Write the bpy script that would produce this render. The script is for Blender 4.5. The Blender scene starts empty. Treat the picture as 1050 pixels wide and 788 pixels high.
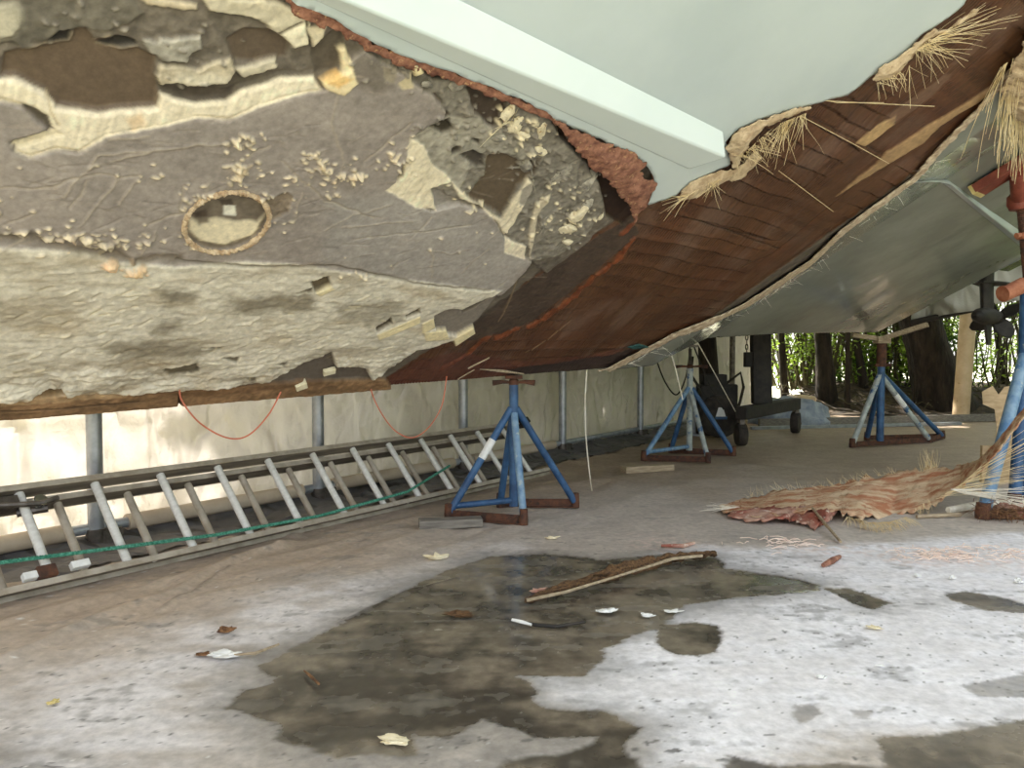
import bpy, bmesh, math, random
import numpy as np
from mathutils import Vector, Matrix
random.seed(7); rng = np.random.default_rng(7)
SC = bpy.context.scene; COL = SC.collection
# ------------------------------------------------------------------ camera model
F = 800.; CX = 525.; CY = 394.; CH = .94; PT = math.radians(2.29)
def ray(x, y):
    dx = (x-CX)/F; u = (CY-y)/F
    return np.array([dx, math.cos(PT)+u*math.sin(PT), u*math.cos(PT)-math.sin(PT)])
def ground(x, y, h=0.):
    r = ray(x, y); t = (h-CH)/r[2]
    return np.array([0, 0, CH])+t*r
def at(x, y, Y):
    r = ray(x, y); return np.array([0, 0, CH])+r*(Y/r[1])
# ------------------------------------------------------------------ maths helpers
def _h(ix, iy, seed):
    n = (ix.astype(np.int64)*374761393+iy.astype(np.int64)*668265263+seed*1274126177) & 0xFFFFFFFF
    n = ((n ^ (n >> 13))*1274126177) & 0xFFFFFFFF
    n = n ^ (n >> 16)
    return (n & 0xFFFF)/65535.
def pn(x, y, seed=0):
    ix = np.floor(x); iy = np.floor(y); fx = x-ix; fy = y-iy
    def g(a, b):
        th = _h(ix+a, iy+b, seed)*2*np.pi
        return np.cos(th)*(fx-a)+np.sin(th)*(fy-b)
    u = fx*fx*fx*(fx*(fx*6-15)+10); v = fy*fy*fy*(fy*(fy*6-15)+10)
    a = g(0, 0)*(1-u)+g(1, 0)*u; b = g(0, 1)*(1-u)+g(1, 1)*u
    return (a*(1-v)+b*v)*1.5
def fbm(x, y, oct=4, seed=0, gain=.5):
    r = 0; a = 1; t = 0
    for i in range(oct):
        r = r+a*pn(x*2**i+i*17.3, y*2**i-i*9.1, seed+i); t += a; a *= gain
    return r/t
def sstep(a, b, x):
    t = np.clip((x-a)/(b-a), 0, 1); return t*t*(3-2*t)
def sdf(poly, x, y):
    P = np.asarray(poly, float); n = len(P)
    d = np.full(x.shape, 1e9); ins = np.zeros(x.shape, bool)
    for i in range(n):
        ax, ay = P[i]; bx, by = P[(i+1) % n]
        ex, ey = bx-ax, by-ay; wx, wy = x-ax, y-ay
        t = np.clip((wx*ex+wy*ey)/(ex*ex+ey*ey+1e-12), 0, 1)
        d = np.minimum(d, (wx-ex*t)**2+(wy-ey*t)**2)
        c = (ay > y) != (by > y)
        if ey != 0: ins ^= c & (x < ex*(y-ay)/ey+ax)
    d = np.sqrt(d); return np.where(ins, -d, d)
def dline(pts, x, y):
    d = np.full(x.shape, 1e9)
    for (ax, ay), (bx, by) in zip(pts[:-1], pts[1:]):
        ex, ey = bx-ax, by-ay; wx, wy = x-ax, y-ay
        t = np.clip((wx*ex+wy*ey)/(ex*ex+ey*ey+1e-12), 0, 1)
        d = np.minimum(d, (wx-ex*t)**2+(wy-ey*t)**2)
    return np.sqrt(d)
def lin(c):
    c = np.asarray(c, float)/255.
    return np.where(c <= .04045, c/12.92, ((c+.055)/1.055)**2.4)
def L4(c): return tuple(float(v) for v in lin(c))+(1.,)
# ------------------------------------------------------------------ object helpers
def link(o, parent=None):
    COL.objects.link(o)
    if parent is not None: o.parent = parent
    return o
def tag(o, label=None, cat=None, group=None, kind=None):
    if label: o['label'] = label
    if cat: o['category'] = cat
    if group: o['group'] = group
    if kind: o['kind'] = kind
    return o
def thing(name, label, cat, loc=(0, 0, 0), rz=0., group=None):
    o = bpy.data.objects.new(name, None); o.empty_display_size = .1
    o.location = loc; o.rotation_euler = (0, 0, rz)
    return tag(link(o), label, cat, group)
def mnp(name, V, Q, m, parent=None, cols=None, rough=None, smooth=True, mats=None, mi=None):
    V = np.asarray(V, np.float32); me = bpy.data.meshes.new(name)
    if isinstance(Q, np.ndarray):
        k = Q.shape[1]; nf = len(Q)
        me.vertices.add(len(V)); me.vertices.foreach_set('co', V.ravel())
        me.loops.add(nf*k); me.loops.foreach_set('vertex_index', Q.ravel().astype(np.int32))
        me.polygons.add(nf); me.polygons.foreach_set('loop_start', np.arange(0, nf*k, k, dtype=np.int32))
        me.update(calc_edges=True)
    else:
        me.from_pydata([tuple(map(float, v)) for v in V], [], [tuple(map(int, q)) for q in Q])
    me.polygons.foreach_set('use_smooth', np.full(len(me.polygons), smooth))
    if mats:
        for q in mats: me.materials.append(q)
        if mi is not None: me.polygons.foreach_set('material_index', np.asarray(mi, np.int32))
    else: me.materials.append(m)
    if cols is not None:
        a = me.color_attributes.new('Col', 'FLOAT_COLOR', 'POINT')
        a.data.foreach_set('color', np.concatenate([cols, np.ones((len(V), 1))], 1).astype(np.float32).ravel())
    if rough is not None:
        a = me.attributes.new('rough', 'FLOAT', 'POINT'); a.data.foreach_set('value', np.asarray(rough, np.float32))
    me.update()
    return link(bpy.data.objects.new(name, me), parent)
class MB:
    """collects shapes and links them as one mesh object"""
    def __init__(s): s.v = []; s.f = []
    def add(s, V, Fc):
        o = len(s.v); s.v += [tuple(map(float, q)) for q in V]; s.f += [tuple(i+o for i in f) for f in Fc]; return s
    def box(s, c, size, R=None, taper=1., bev=.12):
        x, y, z = [q/2 for q in size]; b = min(x, y, z)*bev
        bm = bmesh.new(); bmesh.ops.create_cube(bm, size=1)
        for v in bm.verts:
            k = taper if v.co.z > 0 else 1.
            v.co = Vector((v.co.x*2*x*k, v.co.y*2*y*k, v.co.z*2*z))
        if b > 0: bmesh.ops.bevel(bm, geom=list(bm.edges), offset=b, segments=1, affect='EDGES')
        M = (R.to_4x4() if R is not None else Matrix.Identity(4)); M = Matrix.Translation(Vector(c)) @ M
        bm.transform(M); bm.verts.ensure_lookup_table(); bm.verts.index_update()
        s.add([v.co for v in bm.verts], [[v.index for v in f.verts] for f in bm.faces]); bm.free(); return s
    def tube(s, pts, r, n=12, caps=True, radii=None, jit=0.):
        P = [Vector(map(float, p)) for p in pts]; rings = []
        t0 = (P[1]-P[0]).normalized(); up = Vector((0, 0, 1)) if abs(t0.z) < .9 else Vector((1, 0, 0))
        u = t0.cross(up).normalized()
        for i, p in enumerate(P):
            t = (P[min(i+1, len(P)-1)]-P[max(i-1, 0)])
            if t.length < 1e-9: t = t0
            t.normalize(); u = (u-t*u.dot(t)); u.normalize(); w = t.cross(u)
            rr = radii[i] if radii else r
            rings.append([p+(u*math.cos(a)+w*math.sin(a))*rr*(1+jit*random.uniform(-1, 1)) for a in [2*math.pi*k/n for k in range(n)]])
        V = [q for ring in rings for q in ring]; Fc = []
        for i in range(len(P)-1):
            for k in range(n):
                Fc.append((i*n+k, i*n+(k+1) % n, (i+1)*n+(k+1) % n, (i+1)*n+k))
        if caps: Fc += [tuple(range(n))[::-1], tuple(range((len(P)-1)*n, len(P)*n))]
        return s.add(V, Fc)
    def beam(s, a, b, w, h, up=(0, 0, 1)):
        a = Vector(map(float, a)); b = Vector(map(float, b)); x = (b-a).normalized(); u = Vector(up)
        y = u.cross(x).normalized(); z = x.cross(y)
        R = Matrix((x, y, z)).transposed()
        return s.box((a+b)/2, ((b-a).length, w, h), R)
    def lathe(s, prof, c=(0, 0, 0), n=20, R=None):
        V = []; Fc = []; m = len(prof); R = R or Matrix.Identity(3); c = Vector(c)
        for r, z in prof:
            for k in range(n):
                a = 2*math.pi*k/n; V.append(c+R @ Vector((r*math.cos(a), r*math.sin(a), z)))
        for i in range(m-1):
            for k in range(n): Fc.append((i*n+k, i*n+(k+1) % n, (i+1)*n+(k+1) % n, (i+1)*n+k))
        Fc += [tuple(range(n))[::-1], tuple(range((m-1)*n, m*n))]
        return s.add(V, Fc)
    def build(s, name, m, parent=None, smooth=None, ang=35):
        o = mnp(name, s.v, s.f, m, parent, smooth=True)
        bm = bmesh.new(); bm.from_mesh(o.data); bmesh.ops.recalc_face_normals(bm, faces=bm.faces)
        for e in bm.edges:
            if len(e.link_faces) == 2 and e.calc_face_angle(0) > math.radians(ang): e.smooth = False
        bm.to_mesh(o.data); bm.free(); return o
def dup(o, loc, rz, label=None):
    r = o.copy(); COL.objects.link(r); r.location = loc; r.rotation_euler = (0, 0, rz)
    if label: r['label'] = label
    for ch in list(o.children):
        c = ch.copy(); COL.objects.link(c); c.parent = r
        for g in list(ch.children):
            d = g.copy(); COL.objects.link(d); d.parent = c
    return r
# ------------------------------------------------------------------ materials
def nodes(name):
    m = bpy.data.materials.new(name); m.use_nodes = True
    nt = m.node_tree; return m, nt, nt.nodes['Principled BSDF']
def N(nt, t, **kw):
    n = nt.nodes.new(t)
    for k, v in kw.items():
        if k in n.inputs: n.inputs[k].default_value = v
        else: setattr(n, k, v)
    return n
def pmat(name, c1, c2=None, scale=8., rough=.6, metal=0., bump=.2, bscale=None, lo=.38, hi=.62, bdist=.01, stretch=(1, 1, 1), coat=0., c3=None, s3=30., t3=.62, detail=6.):
    m, nt, b = nodes(name); lk = nt.links.new
    tc = N(nt, 'ShaderNodeTexCoord'); mp = N(nt, 'ShaderNodeMapping'); mp.inputs['Scale'].default_value = stretch
    lk(tc.outputs['Object'], mp.inputs['Vector'])
    nz = N(nt, 'ShaderNodeTexNoise', Scale=scale, Detail=detail, Roughness=.6); lk(mp.outputs[0], nz.inputs['Vector'])
    rp = N(nt, 'ShaderNodeValToRGB'); rp.color_ramp.elements[0].position = lo; rp.color_ramp.elements[1].position = hi
    rp.color_ramp.elements[0].color = L4(c1); rp.color_ramp.elements[1].color = L4(c2 or c1)
    lk(nz.outputs['Fac'], rp.inputs['Fac']); out = rp.outputs['Color']
    if c3:
        n3 = N(nt, 'ShaderNodeTexNoise', Scale=s3, Detail=5., Roughness=.65); lk(mp.outputs[0], n3.inputs['Vector'])
        r3 = N(nt, 'ShaderNodeValToRGB'); r3.color_ramp.elements[0].position = t3; r3.color_ramp.elements[1].position = t3+.06
        lk(n3.outputs['Fac'], r3.inputs['Fac'])
        mx = N(nt, 'ShaderNodeMix', data_type='RGBA'); lk(r3.outputs['Color'], mx.inputs[0]); lk(out, mx.inputs[6]); mx.inputs[7].default_value = L4(c3); out = mx.outputs[2]
    lk(out, b.inputs['Base Color'])
    b.inputs['Roughness'].default_value = rough; b.inputs['Metallic'].default_value = metal; b.inputs['Coat Weight'].default_value = coat
    if bump:
        n2 = N(nt, 'ShaderNodeTexNoise', Scale=bscale or scale*4, Detail=5.); lk(mp.outputs[0], n2.inputs['Vector'])
        bp = N(nt, 'ShaderNodeBump', Strength=bump, Distance=bdist); lk(n2.outputs['Fac'], bp.inputs['Height']); lk(bp.outputs[0], b.inputs['Normal'])
    return m
def vmat(name, vscale=60., vamt=.25, bump=.35, bscale=120., bdist=.004, spec=.3, wet=0.):
    """colour and roughness from the surface's own stain/wear map, with fine grain"""
    m, nt, b = nodes(name); lk = nt.links.new
    a = N(nt, 'ShaderNodeAttribute', attribute_name='Col'); r = N(nt, 'ShaderNodeAttribute', attribute_name='rough')
    tc = N(nt, 'ShaderNodeTexCoord')
    nz = N(nt, 'ShaderNodeTexNoise', Scale=vscale, Detail=6., Roughness=.65); lk(tc.outputs['Object'], nz.inputs['Vector'])
    mr = N(nt, 'ShaderNodeMapRange'); mr.inputs['From Min'].default_value = .3; mr.inputs['From Max'].default_value = .7
    mr.inputs['To Min'].default_value = 1-vamt; mr.inputs['To Max'].default_value = 1+vamt; lk(nz.outputs['Fac'], mr.inputs['Value'])
    mx = N(nt, 'ShaderNodeMix', data_type='RGBA', blend_type='MULTIPLY'); mx.inputs[0].default_value = 1.
    lk(a.outputs['Color'], mx.inputs[6]); lk(mr.outputs[0], mx.inputs[7]); lk(mx.outputs[2], b.inputs['Base Color'])
    lk(r.outputs['Fac'], b.inputs['Roughness']); b.inputs['Specular IOR Level'].default_value = spec
    n2 = N(nt, 'ShaderNodeTexNoise', Scale=bscale, Detail=4.); lk(tc.outputs['Object'], n2.inputs['Vector'])
    ml = N(nt, 'ShaderNodeMath', operation='MULTIPLY'); lk(n2.outputs['Fac'], ml.inputs[0]); lk(r.outputs['Fac'], ml.inputs[1])
    bp = N(nt, 'ShaderNodeBump', Strength=bump, Distance=bdist); lk(ml.outputs[0], bp.inputs['Height']); lk(bp.outputs[0], b.inputs['Normal'])
    return m
M = {}
M['gelcoat'] = pmat('gelcoat', (192, 203, 203), (202, 212, 211), 1.5, .2, 0, .03, 3., coat=.3, c3=(150, 160, 158), s3=22., t3=.74)
M['gelcoat_shaded'] = pmat('gelcoat_shaded', (122, 126, 117), (146, 150, 141), 1.6, .2, 0, .04, 3., coat=.25, c3=(110, 108, 96), s3=9., t3=.7)  # darker copy of the gelcoat, the shade under the stern put into its colour
M['strake'] = pmat('strake', (224, 236, 234), (230, 240, 238), 1.5, .25, 0, .02, 3.)
M['redlam'] = pmat('redlam', (120, 76, 60), (168, 118, 94), 30., .75, 0, .8, 70., c3=(190, 150, 110), s3=55., t3=.6)
M['tanlam'] = pmat('tanlam', (176, 150, 118), (214, 192, 158), 22., .8, 0, .5, 90., c3=(120, 92, 62), s3=40., t3=.63)
M['rimpale'] = pmat('rimpale', (176, 150, 122), (222, 206, 180), 30., .8, 0, .5, 90.)
M['fibre'] = pmat('fibre', (214, 190, 140), (240, 222, 180), 20., .6, 0, 0)
M['fibre_white'] = pmat('fibre_white', (225, 215, 195), (245, 240, 225), 20., .6, 0, 0)
M['foam'] = pmat('foam', (214, 200, 168), (240, 228, 200), 25., .85, 0, .7, 60., c3=(170, 140, 90), s3=18., t3=.62)
M['foamgrey'] = pmat('foamgrey', (120, 114, 104), (186, 178, 162), 22., .9, 0, .8, 60., c3=(80, 74, 66), s3=30., t3=.62)
M['rimtan'] = pmat('rimtan', (176, 146, 112), (216, 194, 162), 40., .9, 0, .8, 90.)
M['blue'] = pmat('blue', (40, 72, 110), (62, 102, 144), 9., .5, 0, .15, 40., c3=(140, 150, 150), s3=16., t3=.66)
M['bluegrey'] = pmat('bluegrey', (150, 158, 158), (190, 196, 190), 14., .5, 0, .15, 40., c3=(60, 98, 140), s3=11., t3=.56)
M['bluelight'] = pmat('bluelight', (84, 122, 160), (136, 164, 186), 12., .45, 0, .15, 40., c3=(170, 180, 178), s3=20., t3=.6)
M['rust'] = pmat('rust', (70, 48, 38), (104, 66, 46), 24., .85, 0, .5, 80., c3=(60, 44, 38), s3=14., t3=.56)
M['redpaint'] = pmat('redpaint', (112, 52, 38), (142, 74, 56), 14., .55, 0, .2, 50.)
M['orangerust'] = pmat('orangerust', (146, 84, 56), (178, 116, 84), 18., .7, 0, .3, 60.)
M['steel'] = pmat('steel', (84, 78, 72), (120, 112, 104), 16., .45, .7, .2, 60.)
M['galv'] = pmat('galv', (150, 154, 160), (178, 182, 188), 10., .38, .55, .05, 60.)
M['alu'] = pmat('alu', (216, 213, 206), (232, 230, 224), 9., .45, .1, .08, 60., stretch=(1, 6, 6))
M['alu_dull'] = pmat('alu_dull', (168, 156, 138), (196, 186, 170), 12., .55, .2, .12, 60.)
M['rail'] = pmat('rail', (150, 142, 130), (178, 170, 158), 8., .5, .4, .1, 60., stretch=(.5, 4, 4), c3=(100, 90, 78), s3=7., t3=.6)
M['rail_web_shaded'] = pmat('rail_web_shaded', (96, 88, 78), (130, 120, 106), 8., .5, .3, .1, 60., stretch=(.5, 4, 4))  # web coloured darker than the flanges to stand for its shaded side
M['dark'] = pmat('dark', (34, 31, 28), (52, 46, 40), 12., .7, 0, .3, 50.)
M['rubber'] = pmat('rubber', (40, 36, 32), (66, 58, 50), 14., .85, 0, .3, 60.)
M['wood'] = pmat('wood', (150, 132, 106), (186, 168, 140), 10., .8, 0, .3, 60., stretch=(1, 8, 8))
M['woodgrey'] = pmat('woodgrey', (112, 106, 98), (140, 134, 124), 10., .85, 0, .3, 60., stretch=(1, 8, 8))
M['darkwood'] = pmat('darkwood', (70, 48, 28), (128, 94, 58), 14., .8, 0, .6, 60., stretch=(2, 10, 10), c3=(200, 180, 140), s3=40., t3=.68)
M['sleeve'] = pmat('sleeve', (186, 168, 146), (206, 190, 168), 5., .6, 0, .1, 40.)
M['pipe'] = pmat('pipe', (196, 170, 132), (214, 190, 154), 5., .6, 0, .1, 40., c3=(170, 140, 100), s3=12., t3=.62)
M['ply'] = pmat('ply', (178, 150, 112), (206, 180, 142), 8., .8, 0, .3, 50., stretch=(1, 1, 4))
M['white'] = pmat('white', (226, 226, 222), (244, 244, 240), 20., .7, 0, .3, 60.)
M['cream'] = pmat('cream', (222, 208, 172), (240, 230, 200), 25., .85, 0, .5, 60.)
M['brownchip'] = pmat('brownchip', (88, 58, 36), (146, 106, 68), 30., .8, 0, .5, 80.)
M['wire'] = pmat('wire', (186, 100, 74), (200, 114, 86), 10., .5, 0, 0)
M['greenrope'] = pmat('greenrope', (30, 112, 88), (96, 168, 144), 90., .7, 0, .3, 160.)
M['bark'] = pmat('bark', (34, 28, 22), (62, 52, 42), 9., .95, 0, .9, 22., bdist=.05, stretch=(1, 1, .3))
M['stem'] = pmat('stem', (58, 52, 36), (92, 86, 58), 8., .9, 0, .3, 30.)
M['soil'] = pmat('soil', (48, 40, 30), (86, 72, 54), 4., .95, 0, .9, 12., bdist=.05, c3=(120, 100, 70), s3=16., t3=.63)
M['lawn'] = pmat('lawn', (206, 204, 176), (226, 224, 196), 2., .9, 0, .3, 20.)
M['tealcloth'] = pmat('tealcloth', (24, 60, 58), (44, 88, 84), 20., .8, 0, .4, 50.)
M['chrome'] = pmat('chrome', (190, 195, 190), (205, 208, 204), 5., .12, 1., .02, 20.)
M['bluebag'] = pmat('bluebag', (120, 132, 150), (168, 176, 186), 6., .7, 0, .4, 20.)
M['yellow'] = pmat('yellow', (196, 176, 110), (214, 198, 140), 12., .7, 0, .2, 40.)
M['lam'] = vmat('lam', 55., .16, .2, 170., .003, .3)
M['floorm'] = vmat('floorm', 30., .2, .25, 60., .003, .5)
def leafmat(name, a, b):
    m, nt, bs = nodes(name); lk = nt.links.new
    oi = N(nt, 'ShaderNodeTexCoord'); nz = N(nt, 'ShaderNodeTexNoise', Scale=1.6, Detail=3.); lk(oi.outputs['Object'], nz.inputs['Vector'])
    rp = N(nt, 'ShaderNodeValToRGB'); rp.color_ramp.elements[0].color = L4(a); rp.color_ramp.elements[1].color = L4(b)
    rp.color_ramp.elements[0].position = .38; rp.color_ramp.elements[1].position = .62
    lk(nz.outputs['Fac'], rp.inputs['Fac']); lk(rp.outputs[0], bs.inputs['Base Color']); bs.inputs['Roughness'].default_value = .5
    tr = N(nt, 'ShaderNodeBsdfTranslucent'); lk(rp.outputs[0], tr.inputs['Color'])
    ms = N(nt, 'ShaderNodeMixShader'); ms.inputs[0].default_value = .5; lk(bs.outputs[0], ms.inputs[1]); lk(tr.outputs[0], ms.inputs[2])
    lk(ms.outputs[0], nt.nodes['Material Output'].inputs['Surface']); return m
M['leaf'] = leafmat('leaf', (62, 98, 24), (172, 200, 76))
def fabric(name, c1, c2, trans, vert=True):
    m, nt, bs = nodes(name); lk = nt.links.new
    tc = N(nt, 'ShaderNodeTexCoord'); nz = N(nt, 'ShaderNodeTexNoise', Scale=1.3, Detail=5.); lk(tc.outputs['Object'], nz.inputs['Vector'])
    rp = N(nt, 'ShaderNodeValToRGB'); rp.color_ramp.elements[0].color = L4(c1); rp.color_ramp.elements[1].color = L4(c2)
    rp.color_ramp.elements[0].position = .4; rp.color_ramp.elements[1].position = .6
    lk(nz.outputs['Fac'], rp.inputs['Fac']); lk(rp.outputs[0], bs.inputs['Base Color']); bs.inputs['Roughness'].default_value = .55
    tr_n = N(nt, 'ShaderNodeBsdfTranslucent'); n2 = N(nt, 'ShaderNodeTexNoise', Scale=60., Detail=3.); lk(tc.outputs['Object'], n2.inputs['Vector'])
    mp = N(nt, 'ShaderNodeMapping'); mp.inputs['Scale'].default_value = (1, 1, .45); lk(tc.outputs['Object'], mp.inputs[0]); n3 = N(nt, 'ShaderNodeTexNoise', Scale=4.5, Detail=3., Distortion=1.2); n3.noise_type = 'RIDGED_MULTIFRACTAL'; lk(mp.outputs[0], n3.inputs['Vector']); am = N(nt, 'ShaderNodeMath', operation='MULTIPLY_ADD'); am.inputs[1].default_value = .03; lk(n2.outputs['Fac'], am.inputs[0]); lk(n3.outputs['Fac'], am.inputs[2])
    bp = N(nt, 'ShaderNodeBump', Strength=.8, Distance=.14); lk(am.outputs[0], bp.inputs['Height']); lk(bp.outputs[0], tr_n.inputs['Normal']); lk(bp.outputs[0], bs.inputs['Normal'])
    tr = tr_n; lk(rp.outputs[0], tr.inputs['Color'])
    ms = N(nt, 'ShaderNodeMixShader'); ms.inputs[0].default_value = trans; lk(bs.outputs[0], ms.inputs[1]); lk(tr.outputs[0], ms.inputs[2])
    lk(ms.outputs[0], nt.nodes['Material Output'].inputs['Surface']); return m
M['tent'] = fabric('tent', (196, 187, 176), (212, 204, 194), .32)
M['roofm'] = fabric('roofm', (214, 208, 198), (224, 220, 210), .02)
M['skirt'] = fabric('skirt', (88, 86, 86), (120, 116, 112), .02)
M['tarp'] = fabric('tarp', (180, 178, 168), (200, 198, 188), .15)
# ------------------------------------------------------------------ camera, light
cam = bpy.data.cameras.new('camera'); cam.sensor_fit = 'HORIZONTAL'; cam.sensor_width = 36; cam.lens = 36*F/1050; cam.clip_start = .02; cam.clip_end = 500
co = bpy.data.objects.new('camera', cam); COL.objects.link(co); co.location = (0, 0, CH); co.rotation_euler = (math.pi/2-PT, 0, 0); SC.camera = co
w = bpy.data.worlds.new('world'); SC.world = w; w.use_nodes = True; nt = w.node_tree; bg = nt.nodes['Background']
sky = N(nt, 'ShaderNodeTexSky', sky_type='NISHITA', sun_elevation=math.radians(50), sun_rotation=math.radians(-30), sun_disc=False, air_density=1.2, dust_density=4., ozone_density=1.)
wm = N(nt, 'ShaderNodeMix', data_type='RGBA'); wm.inputs[0].default_value = .75; nt.links.new(sky.outputs[0], wm.inputs[6]); wm.inputs[7].default_value = (2.0, 1.98, 1.93, 1)
nt.links.new(wm.outputs[2], bg.inputs['Color']); bg.inputs['Strength'].default_value = 1.
sun = bpy.data.lights.new('sun', 'SUN'); sun.energy = 14.; sun.angle = math.radians(1.); sun.color = (1., .95, .87)
so = bpy.data.objects.new('sun', sun); COL.objects.link(so); so.rotation_euler = Vector((.36, -.62, -.7)).to_track_quat('-Z', 'Y').to_euler()
SC.view_settings.view_transform = 'Standard'; SC.view_settings.look = 'None'; SC.view_settings.gamma = 1.; SC.view_settings.use_curve_mapping = False
SC.view_settings.exposure = -0.1
SC.cycles.max_bounces = 8; SC.cycles.diffuse_bounces = 5; SC.cycles.use_denoising = True
# ------------------------------------------------------------------ floor sheet
def gp(pts): return [tuple(ground(x, y)[:2]) for x, y in pts]
WA = np.array([-2.03, 3.73]); WD = np.array([.574, .819]); WN = np.array([.819, -.574])   # tent wall line, its direction, its inward normal
def make_floor():
    ys = [1.2]
    while ys[-1] < 13.5: ys.append(ys[-1]+.0055*(ys[-1]/1.7)**1.6)
    ys = np.array(ys); xs = np.concatenate([np.arange(-3.2, -1.4, .014), np.arange(-1.4, 2.2, .0075), np.arange(2.2, 8.5, .02)])
    X, Y = np.meshgrid(xs, ys); sh = X.shape; x = X.ravel(); y = Y.ravel()
    dw = (x-WA[0])*WN[0]+(y-WA[1])*WN[1]                      # distance from the tent wall
    a = x*WD[0]+y*WD[1]; b = x*WN[0]+y*WN[1]                  # along / across the wall direction
    n1 = fbm(x*1.3, y*1.3, 5, 3); n2 = fbm(x*6, y*6, 5, 11); n3 = fbm(x*22, y*22, 4, 19); ns = fbm(x*3.2, y*8, 5, 23); nf = fbm(x*60, y*60, 3, 5)
    C = np.zeros((len(x), 3)); Rg = np.full(len(x), .62); Z = n1*.006+n2*.0025+.020*(sstep(1.9, 1., dw)+.2)*np.abs(fbm(a*1.1, b*3.2, 4, 87))+.008*fbm(a*3, b*9, 4, 88)*sstep(2.2, .9, dw)
    tan = lin((186, 167, 148)); bluegrey = lin((194, 184, 174)); dirt = lin((156, 134, 110)); white = lin((243, 241, 245)); mid = lin((120, 118, 114))
    k = sstep(1.5, .7, dw+n1*.5)[:, None]
    C[:] = bluegrey; C += (tan-C)*k
    k = (sstep(4.4, 6.6, y+n1*1.2)*.85)[:, None]; C += (dirt-C)*k
    C *= (1+ns*.22+n2*.16)[:, None]
    def warp(px, wa=.03, f=5., sd=0):
        P = gp(px); s = sdf(P, x+fbm(x*f, y*f*1.7, 5, 31+sd, .6)*wa*1.5, y+fbm(x*f*.7, y*f*1.6, 5, 57+sd, .6)*wa); return s
    wz = warp([(533, 692), (560, 640), (640, 575), (700, 560), (850, 560), (1100, 540), (1100, 740), (900, 752), (740, 785), (663, 800), (640, 740), (550, 720)], .1, 3.)
    k = (sstep(.08, -.1, wz+n3*.05)*(.78+.25*sstep(-.3, .35, ns)))[:, None]; C += (white*(1+n2[:, None]*.1)-C)*np.clip(k, 0, 1)
    wz = warp([(60, 700), (250, 620), (420, 585), (520, 560), (480, 585), (330, 650), (240, 700), (180, 790), (-60, 800), (-40, 720)], .2, 2.)
    k = (sstep(.25, -.2, wz)*.62*sstep(-.7, .2, ns+n2*.5))[:, None]; C += (white-C)*k
    # scuffs and grey streaks
    k = (sstep(.22, .5, ns+n3*.35)*.5*sstep(6.5, 4., y))[:, None]; C += (mid-C)*k
    sm = fbm(x*1.1+.3*n2, y*2.6, 5, 78); k = (sstep(.05, .5, sm+.25*n3)*.55*sstep(5.5, 3.5, y)*sstep(-.2, .5, n1+.3))[:, None]; C += (lin((134, 131, 128))-C)*k
    dots = fbm(x*16+y*3, y*24, 3, 77); k = (sstep(.46, .6, dots+n3*.2+.25*n1)*.8*sstep(5., 3., y))[:, None]; C += (lin((84, 82, 78))-C)*k
    dots = fbm(x*42, y*52, 2, 79); k = (sstep(.52, .62, dots+.3*ns)*.8*sstep(4., 2.4, y))[:, None]; C += (lin((90, 88, 84))-C)*k
    k = (sstep(.55, .68, fbm(x*50, y*50, 2, 80)+.12*n1)*.9*sstep(4.6, 3., y))[:, None]; C += (lin((232, 230, 226))-C)*k
    # damp halo, then the wet patches themselves
    main = [(350, 638), (400, 612), (455, 585), (500, 570), (560, 567), (620, 573), (700, 566), (735, 570), (745, 582), (800, 590), (838, 597), (842, 605), (800, 609), (755, 612), (700, 620), (690, 632),
            (680, 643), (650, 650), (637, 658), (620, 665), (617, 678), (597, 692), (550, 692), (533, 692), (550, 705), (547, 718), (567, 725), (590, 727), (617, 725), (637, 735), (663, 745), (643, 758), (647, 772), (666, 800),
            (510, 800), (520, 777), (567, 773), (597, 765), (612, 755), (550, 755), (523, 745), (493, 738), (467, 755), (423, 753), (430, 772), (383, 772), (350, 777), (310, 765), (282, 757), (290, 742), (230, 725), (247, 707), (283, 698), (262, 682), (285, 672)]
    wet = [(main, .018, 1.), ([(675, 640), (710, 637), (737, 640), (742, 650), (735, 668), (715, 672), (690, 670), (672, 658)], .012, 1.),
           ([(843, 602), (870, 602), (918, 618), (895, 625), (878, 620)], .012, 1.), ([(968, 608), (990, 605), (1030, 612), (1060, 622), (1060, 629), (1010, 625), (975, 615)], .012, .9),
           ([(900, 753), (960, 752), (1000, 745), (1060, 735), (1060, 800), (735, 800), (745, 775), (800, 783), (850, 780), (905, 785)], .02, .9),
           ([(985, 702), (1060, 688), (1060, 715), (1005, 713)], .02, .55), ([(815, 722), (838, 720), (842, 732), (822, 742), (812, 732)], .012, .6), ([(873, 728), (893, 727), (892, 735), (876, 734)], .01, .5)]
    halo = warp(main, .08, 3., 4); k = (sstep(.16, -.02, halo+n3*.06)*.55)[:, None]; C += (mid*.9-C)*k
    olive = lin((134, 124, 108)); deep = lin((80, 75, 66)); W = np.zeros(len(x))
    for i, (p, wa, st) in enumerate(wet):
        s = warp(p, wa, 9., 7*i); W = np.maximum(W, sstep(.008, -.010, s+nf*.010+n3*.012*sstep(1.6, 3.2, y))*st)
    depth = sstep(-.3, .35, n1+n2*.9+.5*fbm(x*2.5, y*7, 4, 85))
    wc = olive+(deep-olive)*depth[:, None]; wc = wc*(1+n3[:, None]*.25)
    C += (wc-C)*W[:, None]
    film = np.clip(sstep(.0, .5, ns*.8+n2*.5+n3*.5)*.55+sstep(.1, .3, fbm(x*2.2+n2*.3, y*10, 5, 83)+n3*.2)*.5*sstep(2.0, 2.5, y), 0, .85)*W             # pale slurry dried in streaks inside the wet area
    C += (lin((138, 132, 120))-C)*film[:, None]*.8
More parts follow.
